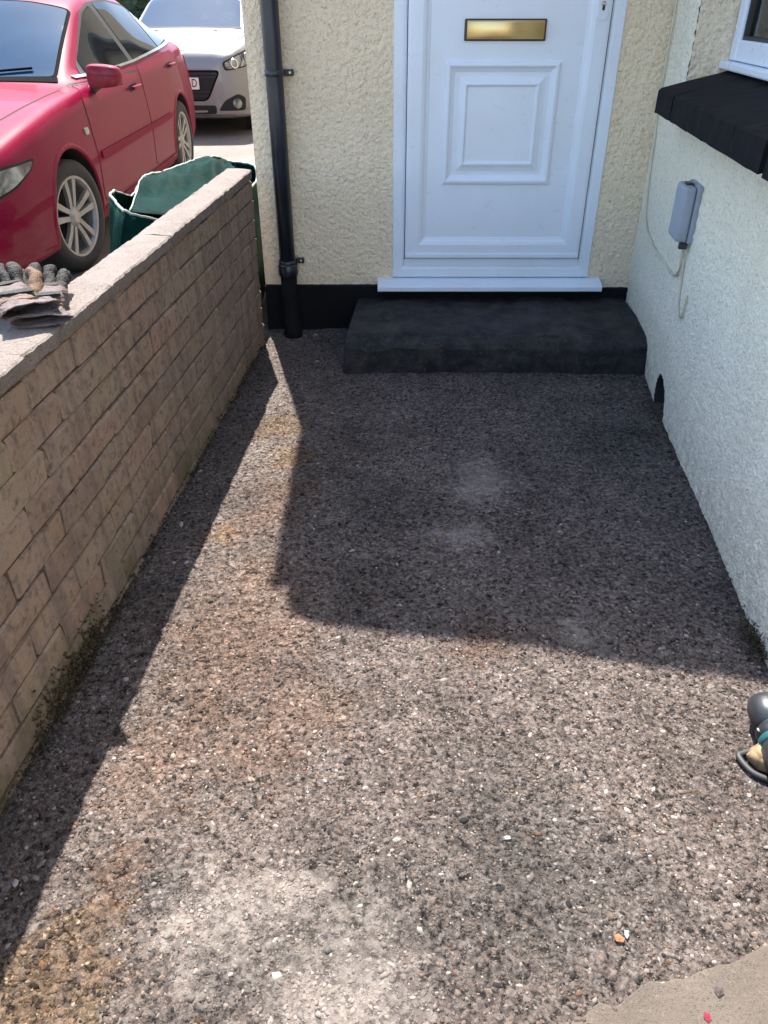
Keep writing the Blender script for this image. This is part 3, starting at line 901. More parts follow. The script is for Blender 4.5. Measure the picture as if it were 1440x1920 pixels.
o = tube('cable', smooth_path([rw_pt(0.03, 0.008, 2.6), rw_pt(0.03, 0.008, 1.36), rw_pt(0.035, 0.008, 1.08), rw_pt(0.06, 0.007, 0.90), rw_pt(0.15, 0.006, 0.585), rw_pt(0.36, 0.006, 0.512),
                               rw_pt(0.62, 0.006, 0.505), rw_pt(0.80, 0.007, 0.505), rw_pt(0.88, 0.010, 0.545), rw_pt(0.905, 0.018, 0.60), rw_pt(0.912, 0.022, 0.640)]), 0.0042, MAT['cable'], None, 8)
tag(o, 'thin cream cable down the wall corner looping into the grey box', 'cable')
o = tube('cable', smooth_path([rw_pt(0.895, 0.018, 0.645), rw_pt(0.90, 0.008, 0.60), rw_pt(0.92, 0.006, 0.52), rw_pt(0.945, 0.006, 0.440), rw_pt(0.985, 0.007, 0.412), rw_pt(1.025, 0.007, 0.43), rw_pt(1.03, 0.006, 0.50)]), 0.004, MAT['cable'], None, 8)
tag(o, 'short cream painted cable end hanging hooked below the grey box', 'cable')

# ---------------------------------------------------------------- brick garden wall
gw = empty('brick_wall', wall_pt(1.3, -0.05))
tag(gw, 'low weathered brick garden wall with rough concrete coping', 'wall')
def G(o):
    o.parent = gw; o.matrix_parent_inverse = Matrix.Translation(-wall_pt(1.3, -0.05)); return o
WT = 0.103
COURSE, Z0 = 0.0783, 0.727 - 0.0783 * 10
S_END, S_BEG = 2.585, -2.0
def wall_obj(name, s0, s1, o0, o1, z0, z1, m):
    M = Matrix(((WU.x, WN.x, 0, WA.x), (WU.y, WN.y, 0, WA.y), (0, 0, 1, 0), (0, 0, 0, 1)))
    bm = bmesh.new(); bbox(bm, (s0, o0, z0), (s1, o1, z1), 0.0, 1, M)
    return G(from_bm(name, bm, m))
wall_obj('mortar', S_BEG + 0.01, S_END - 0.012, -WT + 0.006, -0.0105, -0.06, 0.73, MAT['mortar'])
def brick_mesh(L, Hh):
    bm = bmesh.new()
    bbox(bm, (-L / 2, -WT, -Hh / 2), (L / 2, 0, Hh / 2), 0.005, 1)
    for v in bm.verts:
        v.co += Vector((random.uniform(-1, 1) * 0.0042, random.uniform(-1, 1) * 0.0034, random.uniform(-1, 1) * 0.0042))
    bmesh.ops.recalc_face_normals(bm, faces=bm.faces)
    me = bpy.data.meshes.new('brick'); bm.to_mesh(me); bm.free()
    me.materials.append(MAT['brick'])
    return me
full = [brick_mesh(0.2290, 0.0715) for _ in range(12)]
half = [brick_mesh(0.1125, 0.0715) for _ in range(4)]
ang = math.atan2(WU.y, WU.x)
BL = 0.2315
for c in range(10):
    z = Z0 + (c + 0.5) * COURSE
    s_ = S_END - (0.0 if c % 2 else BL / 2)
    items = []
    if c % 2 == 0: items.append((S_END - BL / 4 - 0.0, True))
    while s_ > S_BEG + 0.15:
        items.append((s_ - BL / 2 + random.uniform(-0.004, 0.004), False)); s_ -= BL
    for sc_, hf in items:
        o = bpy.data.objects.new('brick', random.choice(half if hf else full))
        COL.objects.link(o)
        p = wall_pt(sc_, random.uniform(-0.0025, 0.002), z)
        o.location = p
        o.rotation_euler = (random.uniform(-0.008, 0.008), random.uniform(-0.010, 0.010), ang + random.uniform(-0.006, 0.006))
        G(o)
# note: local +y of a brick after turning by ang points away from the path
for o in gw.children:
    if o.name.startswith('brick'):
        o.rotation_euler[2] += math.pi
# coping: rough cast lengths, joints open
def coping(s0, s1, k):
    nl = max(10, int((s1 - s0) / 0.012))
    z0, z1 = 0.7295, 0.768 + random.uniform(-0.002, 0.002)
    o0, o1 = -WT - 0.010, 0.006
    sec = [(o1 - 0.004, z0), (o1, z0 + 0.006), (o1 + 0.001, z1 - 0.005), (o1 - 0.004, z1 - 0.001), (o1 - 0.02, z1)]
    sec += [(o1 + (o0 - o1) * t, z1 + 0.002 * math.sin(t * math.pi)) for t in (0.3, 0.45, 0.6, 0.75)]
    sec += [(o0 + 0.014, z1), (o0 + 0.002, z1 - 0.010), (o0, z0 + 0.006), (o0 + 0.004, z0)]
    ns = len(sec)
    jit = noise2(nl, ns, [(1, 0.0009), (4, 0.0003)])
    jit2 = noise2(nl, ns, [(1, 0.0008), (6, 0.0003)])
    V, F = [], []
    for i in range(nl):
        t = i / (nl - 1)
        for j, (oo, zz) in enumerate(sec):
            V.append(wall_pt(s0 + (s1 - s0) * t + (0.001 * math.sin(j * 2.1 + k)), oo + jit[i, j] * (1.7 if j < 5 else 1.0), zz + jit2[i, j] * (0.3 if j in (0, ns - 1) else 1)))
    for i in range(nl - 1):
        for j in range(ns):
            F.append((i * ns + j, (i + 1) * ns + j, (i + 1) * ns + (j + 1) % ns, i * ns + (j + 1) % ns))
    F.append(tuple(range(ns))); F.append(tuple((nl - 1) * ns + j for j in range(ns))[::-1])
    bm = bmesh.new(); bv = [bm.verts.new(v) for v in V]
    for q in F: bm.faces.new([bv[i] for i in q])
    o = from_bm('coping_stone', bm, MAT['coping'], None, True)
    o.data.set_sharp_from_angle(angle=math.radians(28))
    return G(o)
cj = [-2.0, -1.35, -0.72, -0.10, 0.52, 0.98, 1.47, 2.06, 2.583]
for k, (a, b) in enumerate(zip(cj[:-1], cj[1:])):
    coping(a + 0.001, b - 0.001, k)

# ---------------------------------------------------------------- stones in the path
ICO_V = None
def ico():
    bm = bmesh.new(); bmesh.ops.create_icosphere(bm, subdivisions=1, radius=1)
    V = np.array([v.co[:] for v in bm.verts]); F = np.array([[v.index for v in f.verts] for f in bm.faces]); bm.free()
    return V, F
IV, IF = ico()
def scatter_stones(name, xy, size, zbase, m, pal, pw, flat=(0.35, 0.75)):
    n = len(xy)
    V = IV[None] * (1 + rng.uniform(-0.34, 0.30, (n, len(IV), 1)))
    sx = size * rng.uniform(0.75, 1.35, n); sy = size * rng.uniform(0.6, 1.0, n); sz = size * rng.uniform(*flat, n)
    V = V * np.stack([sx, sy, sz], -1)[:, None]
    a = rng.uniform(0, 2 * math.pi, n); ca, sa = np.cos(a)[:, None], np.sin(a)[:, None]
    tl = rng.uniform(-0.5, 0.5, n)[:, None]
    x, y, z = V[..., 0], V[..., 1], V[..., 2]
    y, z = y * np.cos(tl) - z * np.sin(tl), y * np.sin(tl) + z * np.cos(tl)
    X = x * ca - y * sa + xy[:, 0:1]; Y = x * sa + y * ca + xy[:, 1:2]; Z = z + zbase[:, None]
    P = np.stack([X, Y, Z], -1).reshape(-1, 3).astype(np.float32)
    F = (IF[None] + (np.arange(n) * len(IV))[:, None, None]).reshape(-1, 3).astype(np.int32)
    me = bpy.data.meshes.new(name)
    me.vertices.add(len(P)); me.vertices.foreach_set('co', P.ravel())
    me.loops.add(len(F) * 3); me.loops.foreach_set('vertex_index', F.ravel())
    me.polygons.add(len(F)); me.polygons.foreach_set('loop_start', np.arange(0, len(F) * 3, 3, dtype=np.int32))
    me.update(calc_edges=True)
    pc = np.array(pal)[rng.choice(len(pal), n, p=np.array(pw) / sum(pw))] * rng.uniform(0.6, 1.35, (n, 1))
    col = np.concatenate([np.clip(pc, 0.01, 0.85), np.ones((n, 1))], 1).repeat(len(IV), 0).astype(np.float32)
    at = me.attributes.new('tint', 'FLOAT_COLOR', 'POINT'); at.data.foreach_set('color', col.ravel())
    return link(name, me, m)
def ground_z(x, y):
    i = np.clip((x - gx[0]) / (gx[1] - gx[0]), 0, nx - 1.001); j = np.clip((y - gy[0]) / (gy[1] - gy[0]), 0, ny - 1.001)
    return GZ[i.astype(int), j.astype(int)]
PAL = [(0.21, 0.175, 0.155), (0.29, 0.235, 0.205), (0.33, 0.255, 0.205), (0.42, 0.36, 0.32), (0.62, 0.58, 0.53), (0.06, 0.058, 0.058), (0.26, 0.155, 0.10)]
PW = [22, 24, 15, 16, 8, 16, 4]
def xy_in(n, y0, y1):
    y = rng.uniform(y0, y1, n); 
    xl = -0.83 + 0.0757 * (y - 0) + 0.012; xr = 0.80 + 0.1012 * y - 0.012
    x = xl + (np.minimum(xr, 1.2) - xl) * rng.uniform(0, 1, n)
    return np.stack([x, y], -1)
def clear_slab(xy):
    ye = 0.558 + 0.30 * (xy[:, 0] - 0.27)
    return xy[(xy[:, 1] > ye + rng.normal(0, 0.016, len(xy))) | (xy[:, 0] < 0.06)]
a = clear_slab(xy_in(26000, 0.42, 1.5)); b = xy_in(16000, 1.5, 3.62)
b = b[~((b[:, 0] > -0.19) & (b[:, 1] > 3.10))]
XY = np.concatenate([a, b])
sz = np.clip(np.exp(rng.normal(math.log(0.0031), 0.45, len(XY))), 0.0015, 0.0095)
st = scatter_stones('gravel', XY, sz, ground_z(XY[:, 0], XY[:, 1]) - sz * 0.22 + np.where((XY[:, 1] < 0.558 + 0.30 * (XY[:, 0] - 0.27)) & (XY[:, 0] > 0.06), 0.011, 0), MAT['stone'], PAL, PW)
tag(st, 'small grey and buff stones set in the path surface', kind='stuff')

# single loose stones one can point at
def pebble(loc, r, col, label, cat='stone', flat=0.65, name='loose_stone'):
    bm = bmesh.new(); bmesh.ops.create_icosphere(bm, subdivisions=1, radius=1)
    ph = random.uniform(0, 6)
    for v in bm.verts:
        n = 1 + 0.16 * math.sin(v.co.x * 3 + ph) + 0.12 * math.sin(v.co.y * 4 + ph * 2) + random.uniform(-0.2, 0.15)
        v.co = Vector((v.co.x * r * 1.2 * n, v.co.y * r * 0.85 * n, v.co.z * r * flat * n))
    bmesh.ops.rotate(bm, verts=bm.verts, cent=(0, 0, 0), matrix=Matrix.Rotation(random.uniform(0, 6), 3, 'Z'))
    o = from_bm(name, bm, simple(name + '_skin', tuple(c * 0.42 for c in col), 0.9, 0.4, 160, 0.5, 260), None, False)
    o.location = (loc[0], loc[1], float(ground_z(np.array([loc[0]]), np.array([loc[1]]))[0]) + r * flat * 0.7 + (loc[2] if len(loc) > 2 else 0))
    return tag(o, label, cat)
pebble(px(1160, 1764), 0.0085, (0.55, 0.24, 0.12), 'small orange stone beside a white chip near the smooth slab')
pebble(px(1174, 1755), 0.0065, (0.66, 0.65, 0.62), 'small white stone chip touching the orange stone')
pebble((*px(1348, 1861, 0.02), 0.009), 0.0095, (0.13, 0.10, 0.10), 'dark round stone lying on the smooth buff slab')
pebble((*px(1362, 1903, 0.02), 0.009), 0.005, (0.12, 0.11, 0.10), 'tiny dark stone below the round one on the buff slab')
pebble((*px(1326, 1908, 0.02), 0.010), 0.0075, (0.38, 0.02, 0.06), 'shiny dark red fragment lying on the smooth buff slab', 'fragment', 0.55, 'red_fragment')
pebble(px(340, 985), 0.011, (0.62, 0.57, 0.52), 'pale stone in the shade at the foot of the brick wall')
pebble(px(29, 1658), 0.008, (0.60, 0.58, 0.55), 'pale stone lying in the wall shadow near the bottom left')
pebble(px(235, 1272), 0.007, (0.58, 0.56, 0.54), 'little white stone in the wall shadow beside brown moss')
pebble(px(592, 630), 0.011, (0.60, 0.56, 0.48), 'pale stone on the dark ground left of the doorstep')
pebble(px(950, 1571), 0.007, (0.66, 0.65, 0.62), 'white chip alone in the middle of the sunlit path')

# moss along the wall foot
def moss():
    V, F = [], []
    spots = []
    for _ in range(1500):
        s_ = rng.normal(0.37, 0.13) if rng.random() < 0.6 else rng.uniform(0.0, 2.5)
        hgt = abs(rng.normal(0, 0.030)) * (1.3 if abs(s_ - 0.37) < 0.2 else 0.45)
        off = abs(rng.normal(0, 0.012)) if hgt < 0.02 else 0.003
        p = wall_pt(s_, off + 0.002, 0.008 + hgt)
        n = 3
        a0 = rng.uniform(0, 6.28); r = rng.uniform(0.002, 0.006)
        ax = Vector((rng.normal(), rng.normal(), rng.normal())).normalized()
        t1 = ax.orthogonal().normalized(); t2 = ax.cross(t1)
        b_ = len(V)
        for k in range(4):
            a = a0 + k * 1.5708
            V.append(p + (t1 * math.cos(a) + t2 * math.sin(a)) * r)
        V.append(p + ax * r * 0.8)
        F += [(b_ + k, b_ + (k + 1) % 4, b_ + 4) for k in range(4)]
    o = mk('moss', V, F, MAT['moss'])
    tag(o, 'brown moss and dirt gathered along the brick wall foot', kind='stuff')
moss()
def debris():
    V, F = [], []
    for _ in range(900):
        s_ = rng.uniform(0.55, 2.6) if rng.random() < 0.6 else rng.normal(2.27, 0.035)
        near = abs(s_ - 2.27) < 0.1
        off = abs(rng.normal(0, 0.010 if not near else 0.018)) + 0.001
        p = rw_pt(s_, off, 0.010 + abs(rng.normal(0, 0.006 if not near else 0.016)))
        d = Vector((rng.normal(), rng.normal(), abs(rng.normal()) * 0.6)).normalized() * rng.uniform(0.004, 0.022 if near else 0.012)
        w = d.cross(Vector((0, 0, 1))).normalized() * rng.uniform(0.0008, 0.003)
        b_ = len(V)
        V += [p - w, p + w, p + d * 0.6 + w * 0.7 + Vector((0, 0, 0.002)), p + d]
        F += [(b_, b_ + 1, b_ + 2), (b_, b_ + 2, b_ + 3)]
    o = mk('dead_leaves', V, F, MAT['moss'])
    tag(o, 'dark dead leaves and crumbs along the right wall foot', kind='stuff')
debris()

# ---------------------------------------------------------------- cars
def smooth_cols(A, n, fix_ends=True):
    for _ in range(n):
        B = A.copy()
        B[1:-1] = (A[:-2] + 2 * A[1:-1] + A[2:]) / 4
        A = B
    return A
def car_body_bm(st, ns=150, sm=4):
    st = np.array(st, float)
    # denser stations near both ends
    t = np.linspace(0, 1, ns)
    y = st[0, 0] + (st[-1, 0] - st[0, 0]) * (0.5 - 0.5 * np.cos(np.pi * t)) * 0.75 + (st[-1, 0] - st[0, 0]) * t * 0.25
    par = np.stack([np.interp(y, st[:, 0], st[:, k]) for k in range(1, st.shape[1])], -1)
    par = smooth_cols(par, sm)
    segs = [3, 3, 3, 8, 8, 3, 12, 6, 6]
    rows = []
    for i in range(ns):
        w, zw, zb, xs, zs, xr, zr, zt = par[i]
        pts = [(0, zb), (w * 0.6, zb), (w - 0.05, zb + 0.005), (w - 0.012, zb + 0.05), (w, zw), (xs + (w - xs) * 0.45, zs - 0.045), (xs, zs), (xr, zr), (xr * 0.55, zr + (zt - zr) * 0.72), (0, zt)]
        q = []
        for (a, b), (c, d), k in zip(pts[:-1], pts[1:], segs):
            for m_ in range(k): q.append((a + (c - a) * m_ / k, b + (d - b) * m_ / k))
        q.append(pts[-1])
        q = np.array(q)
        e = np.concatenate([np.stack([-q[3:0:-1, 0], q[3:0:-1, 1]], -1), q, np.stack([-q[-2:-5:-1, 0], q[-2:-5:-1, 1]], -1)])
        e = smooth_cols(e, 3)
        q = e[3:-3]; q[0, 0] = 0; q[-1, 0] = 0
        rows.append(q)
    rows = np.array(rows)
    nq = rows.shape[1]
    bm = bmesh.new()
    vr = []
    for i in range(ns):
        r = [bm.verts.new((rows[i, j, 0], y[i], rows[i, j, 1])) for j in range(nq)]
        l = [None] * nq
        for j in range(1, nq - 1): l[j] = bm.verts.new((-rows[i, j, 0], y[i], rows[i, j, 1]))
        ring = r + [l[j] for j in range(nq - 2, 0, -1)]
        vr.append(ring)
    n = len(vr[0])
    for a, b in zip(vr[:-1], vr[1:]):
        for k in range(n): bm.faces.new((a[k], a[(k + 1) % n], b[(k + 1) % n], b[k]))
    bm.faces.new(vr[0][::-1]); bm.faces.new(vr[-1])
    bmesh.ops.recalc_face_normals(bm, faces=bm.faces)
    return bm

def finish_body(name, bm, arches, m, parent, liner_m):
    me = bpy.data.meshes.new(name); bm.to_mesh(me); bm.free()
    o = link(name, me, m, parent)
    cb = bmesh.new()
    for (y, z, r, x0, x1) in arches:
        M = Matrix.Translation(((x0 + x1) / 2, y, z)) @ Matrix.Rotation(math.pi / 2, 4, 'Y')
        bmesh.ops.create_cone(cb, cap_ends=True, segments=56, radius1=r, radius2=r, depth=abs(x1 - x0), matrix=M)
    cme = bpy.data.meshes.new('cutter'); cb.to_mesh(cme); cb.free()
    co = bpy.data.objects.new('cutter', cme); COL.objects.link(co)
    co.parent = parent
    md = o.modifiers.new('arch', 'BOOLEAN'); md.operation = 'DIFFERENCE'; md.object = co; md.solver = 'EXACT'
    dg = bpy.context.evaluated_depsgraph_get(); dg.update()
    ne = bpy.data.meshes.new_from_object(o.evaluated_get(dg))
    o.modifiers.clear(); o.data = ne
    bpy.data.objects.remove(co); bpy.data.meshes.remove(cme)
    ne.materials.clear(); ne.materials.append(m); ne.materials.append(liner_m)
    sm, mi = [], []
    for p in ne.polygons:
        c = p.center; inside = False
        for (y, z, r, x0, x1) in arches:
            d = math.hypot(c.y - y, c.z - z)
            lo, hi = min(x0, x1), max(x0, x1)
            if lo - 0.01 < c.x < hi and d < r + 0.004 and (abs(d - r) < 0.012 and abs(p.normal.x) < 0.25 or min(abs(c.x - lo), abs(c.x - hi)) < 0.012 and abs(p.normal.x) > 0.9): inside = True
        mi.append(1 if inside else 0); sm.append(not inside)
    ne.polygons.foreach_set('material_index', mi); ne.polygons.foreach_set('use_smooth', sm)
    try: ne.set_sharp_from_angle(angle=math.radians(38))
    except Exception: pass
    ne.update()
    return o

class Decal:
    def __init__(self, body):
        bm = bmesh.new(); bm.from_mesh(body.data)
        self.t = BVHTree.FromBMesh(bm); bm.free()
    def make(self, name, poly, frame, m, parent, lift=0.004, step=0.05, skirt=0.012, inner=None):
        """poly: 2D outline; frame: (origin, U, V, D) in car space, cast along D"""
        o_, U, V, D = [Vector(x) for x in frame]; D.normalize()
        bm = bmesh.new()
        f = bm.faces.new([bm.verts.new((a, b, 0)) for a, b in poly])
        xs = [p[0] for p in poly]; ys = [p[1] for p in poly]
        for ax, lo, hi in ((0, min(xs), max(xs)), (1, min(ys), max(ys))):
            k = lo + step
            while k < hi - 1e-4:
                no = (1, 0, 0) if ax == 0 else (0, 1, 0); pc = (k, 0, 0) if ax == 0 else (0, k, 0)
                bmesh.ops.bisect_plane(bm, geom=bm.verts[:] + bm.edges[:] + bm.faces[:], plane_co=pc, plane_no=no, dist=1e-5)
                k += step
        bmesh.ops.triangulate(bm, faces=bm.faces[:])
        hits = {}
        for v in bm.verts:
            org = o_ + U * v.co.x + V * v.co.y
            h = self.t.ray_cast(org, D)
            if h[0] is None: h = self.t.find_nearest(org + D * 1.0)
            nn = h[1] if h[1].dot(D) < 0 else -h[1]
            hits[v] = (h[0].copy(), nn.copy())
        bd = {e for e in bm.edges if len(e.link_faces) == 1}
        for v, (p, nn) in hits.items(): v.co = p + nn * lift
        r = bmesh.ops.extrude_edge_only(bm, edges=list(bd))
        newv = [g for g in r['geom'] if isinstance(g, bmesh.types.BMVert)]
        src = {}
        for v, (p, nn) in list(hits.items()): src[tuple(round(c, 5) for c in v.co)] = nn
        for v in newv:
            nn = src.get(tuple(round(c, 5) for c in v.co))
            if nn is not None: v.co = v.co - nn * skirt
        oo = from_bm(name, bm, m, parent, True)
        try: oo.data.set_sharp_from_angle(angle=math.radians(40))
        except Exception: pass
        return oo

def wheel(parent, loc, R, rr, width, outward, steer=0.0, spin=0.0):
    """outward: +1 faces +x"""
    w = lathe('wheel', [(-0.02, 0.02), (-0.02, rr * 0.62), (0.01, rr * 0.62), (0.01, 0.02)], MAT['dark'], parent, 32, 'X')
    w.location = loc
    w.rotation_euler = (0, 0, steer if outward > 0 else math.pi + steer)
    h = width / 2
    prof = [(-h, rr), (-h - 0.004, rr + (R - rr) * 0.45), (-h + 0.008, R - 0.018), (-h + 0.025, R - 0.003), (0, R), (h - 0.025, R - 0.003), (h - 0.008, R - 0.018), (h + 0.004, rr + (R - rr) * 0.45), (h, rr + 0.012), (h - 0.012, rr), (h - 0.03, rr - 0.012), (-h + 0.02, rr - 0.012)]
    lathe('tyre', prof, MAT['tyre'], w, 64, 'X', closed=True)
    ro = h - 0.012
    bm = bmesh.new()
    def ring(prof):
        n = 56; V = []
        for a, r in prof:
            V.append([bm.verts.new((a, r * math.cos(2 * math.pi * k / n), r * math.sin(2 * math.pi * k / n))) for k in range(n)])
        L = len(prof)
        for i in range(L):
            for k in range(n): bm.faces.new((V[i][k], V[i][(k + 1) % n], V[(i + 1) % L][(k + 1) % n], V[(i + 1) % L][k]))
    ring([(ro, rr + 0.006), (ro + 0.006, rr), (ro + 0.002, rr - 0.012), (ro - 0.02, rr - 0.020), (-h + 0.03, rr - 0.022), (-h + 0.03, rr - 0.014), (ro - 0.03, rr - 0.008)])
    for k in range(5):
        for side in (-1, 1):
            a = spin + k * 2 * math.pi / 5
            hub = Vector((0, 0, 0))
            M = Matrix.Rotation(a, 4, 'X')
            pts = []
            for (rad, half, off, x) in ((0.035, 0.014, 0.017, ro - 0.020), (rr * 0.5, 0.0145, 0.026, ro - 0.010), (rr - 0.010, 0.019, 0.045, ro - 0.004)):
                for dx in (0, -0.022):
                    for sg in (-1, 1):
                        pts.append(bm.verts.new(M @ Vector((x + dx - (0.003 if dx == 0 and False else 0), side * off + sg * half, rad))))
            for q in range(2):
                b0 = q * 4; b1 = b0 + 4
                for i, j in ((0, 1), (1, 3), (3, 2), (2, 0)):
                    bm.faces.new((pts[b0 + i], pts[b0 + j], pts[b1 + j], pts[b1 + i]))
    bm2 = bm
    rim = from_bm('rim', bm2, MAT['alloy'], w)
    lathe('hub_cap', [(ro - 0.030, 0.058), (ro - 0.016, 0.056), (ro - 0.010, 0.034), (ro - 0.004, 0.030), (ro - 0.002, 0.0)][:4], MAT['alloy'], w, 28, 'X')
    return w

def seam(dec, name, poly, frame, mpaint, parent, lift=0.006):
    """a panel standing in a dark shut line"""
    return dec.make(name, poly, frame, mpaint, parent, lift)
def inset(poly, d):
    c = Vector((sum(p[0] for p in poly) / len(poly), sum(p[1] for p in poly) / len(poly)))
    n = len(poly); out = []
    area = sum(poly[i][0] * poly[(i + 1) % n][1] - poly[(i + 1) % n][0] * poly[i][1] for i in range(n))
    sgn = 1 if area > 0 else -1
    for i in range(n):
        p0, p1, p2 = Vector(poly[i - 1]), Vector(poly[i]), Vector(poly[(i + 1) % n])
        e1, e2 = (p1 - p0).normalized(), (p2 - p1).normalized()
        n1, n2 = Vector((-e1.y, e1.x)) * sgn, Vector((-e2.y, e2.x)) * sgn
        b = (n1 + n2); b = b / max(0.35, (1 + n1.dot(n2)))
        q = p1 + b * d
        out.append((q.x, q.y))
    return out

def round_poly(poly, r=0.03, n=4):
    out = []
    L = len(poly)
    for i in range(L):
        p0, p1, p2 = Vector(poly[i - 1]), Vector(poly[i]), Vector(poly[(i + 1) % L])
        d0, d1 = (p0 - p1), (p2 - p1)
        a = p1 + d0.normalized() * min(r, d0.length * 0.45); b = p1 + d1.normalized() * min(r, d1.length * 0.45)
        for k in range(n + 1):
            t = k / n
            q = a * (1 - t) ** 2 + p1 * 2 * t * (1 - t) + b * t * t
            out.append((q.x, q.y))
    return out

SIDE = lambda s: ((2.0 * s, 0, 0), (0, 1, 0), (0, 0, 1), (-s, 0, 0))
TOP = ((0, 0, 3), (1, 0, 0), (0, 1, 0), (0, 0, -1))
FRONT = ((0, -4, 0), (1, 0, 0), (0, 0, 1), (0, 1, 0))

# --- red hatchback saloon
red = empty('parked_car', (-2.665, 4.78, -0.010), (0.019, 0, -0.018))
tag(red, 'dusty crimson car parked beside the brick wall', 'car', 'cars on the driveway')
#        y     w     zw    zb    xs    zs    xr    zr    zt
RST = [(-0.970, 0.42, 0.46, 0.32, 0.40, 0.54, 0.22, 0.56, 0.57), (-0.955, 0.56, 0.46, 0.25, 0.52, 0.61, 0.30, 0.63, 0.64),
       (-0.91, 0.69, 0.46, 0.20, 0.62, 0.66, 0.38, 0.69, 0.70), (-0.80, 0.795, 0.47, 0.185, 0.70, 0.71, 0.44, 0.745, 0.755),
       (-0.60, 0.85, 0.49, 0.18, 0.765, 0.775, 0.48, 0.81, 0.823), (-0.30, 0.882, 0.51, 0.18, 0.805, 0.84, 0.50, 0.865, 0.88),
       (0.0, 0.89, 0.53, 0.18, 0.815, 0.885, 0.52, 0.90, 0.915), (0.30, 0.89, 0.55, 0.18, 0.82, 0.915, 0.56, 0.925, 0.942),
       (0.54, 0.888, 0.56, 0.18, 0.822, 0.928, 0.675, 0.938, 0.958), (0.93, 0.888, 0.57, 0.18, 0.822, 0.945, 0.645, 1.135, 1.165),
       (1.35, 0.888, 0.58, 0.18, 0.822, 0.962, 0.580, 1.325, 1.372), (1.60, 0.888, 0.58, 0.18, 0.822, 0.970, 0.555, 1.372, 1.420),
       (1.98, 0.888, 0.59, 0.18, 0.820, 0.982, 0.545, 1.388, 1.437), (2.45, 0.884, 0.60, 0.18, 0.812, 1.000, 0.530, 1.352, 1.402),
       (2.85, 0.870, 0.61, 0.19, 0.790, 1.010, 0.510, 1.250, 1.300), (3.20, 0.842, 0.61, 0.22, 0.755, 1.010, 0.510, 1.105, 1.145),
       (3.45, 0.805, 0.61, 0.25, 0.705, 0.990, 0.47, 1.030, 1.058), (3.60, 0.745, 0.60, 0.28, 0.645, 0.950, 0.43, 0.975, 0.990),
       (3.68, 0.63, 0.60, 0.33, 0.55, 0.85, 0.38, 0.87, 0.88)]
RA_, RR_ = 0.365, 0.312
body = finish_body('body', car_body_bm(RST), [(0.0, 0.315, RA_, 0.56, 1.0), (0.0, 0.315, RA_, -0.56, -1.0), (2.675, 0.315, RA_, 0.56, 1.0), (2.675, 0.315, RA_, -0.56, -1.0)], MAT['red'], red, MAT['dark'])
D = Decal(body)
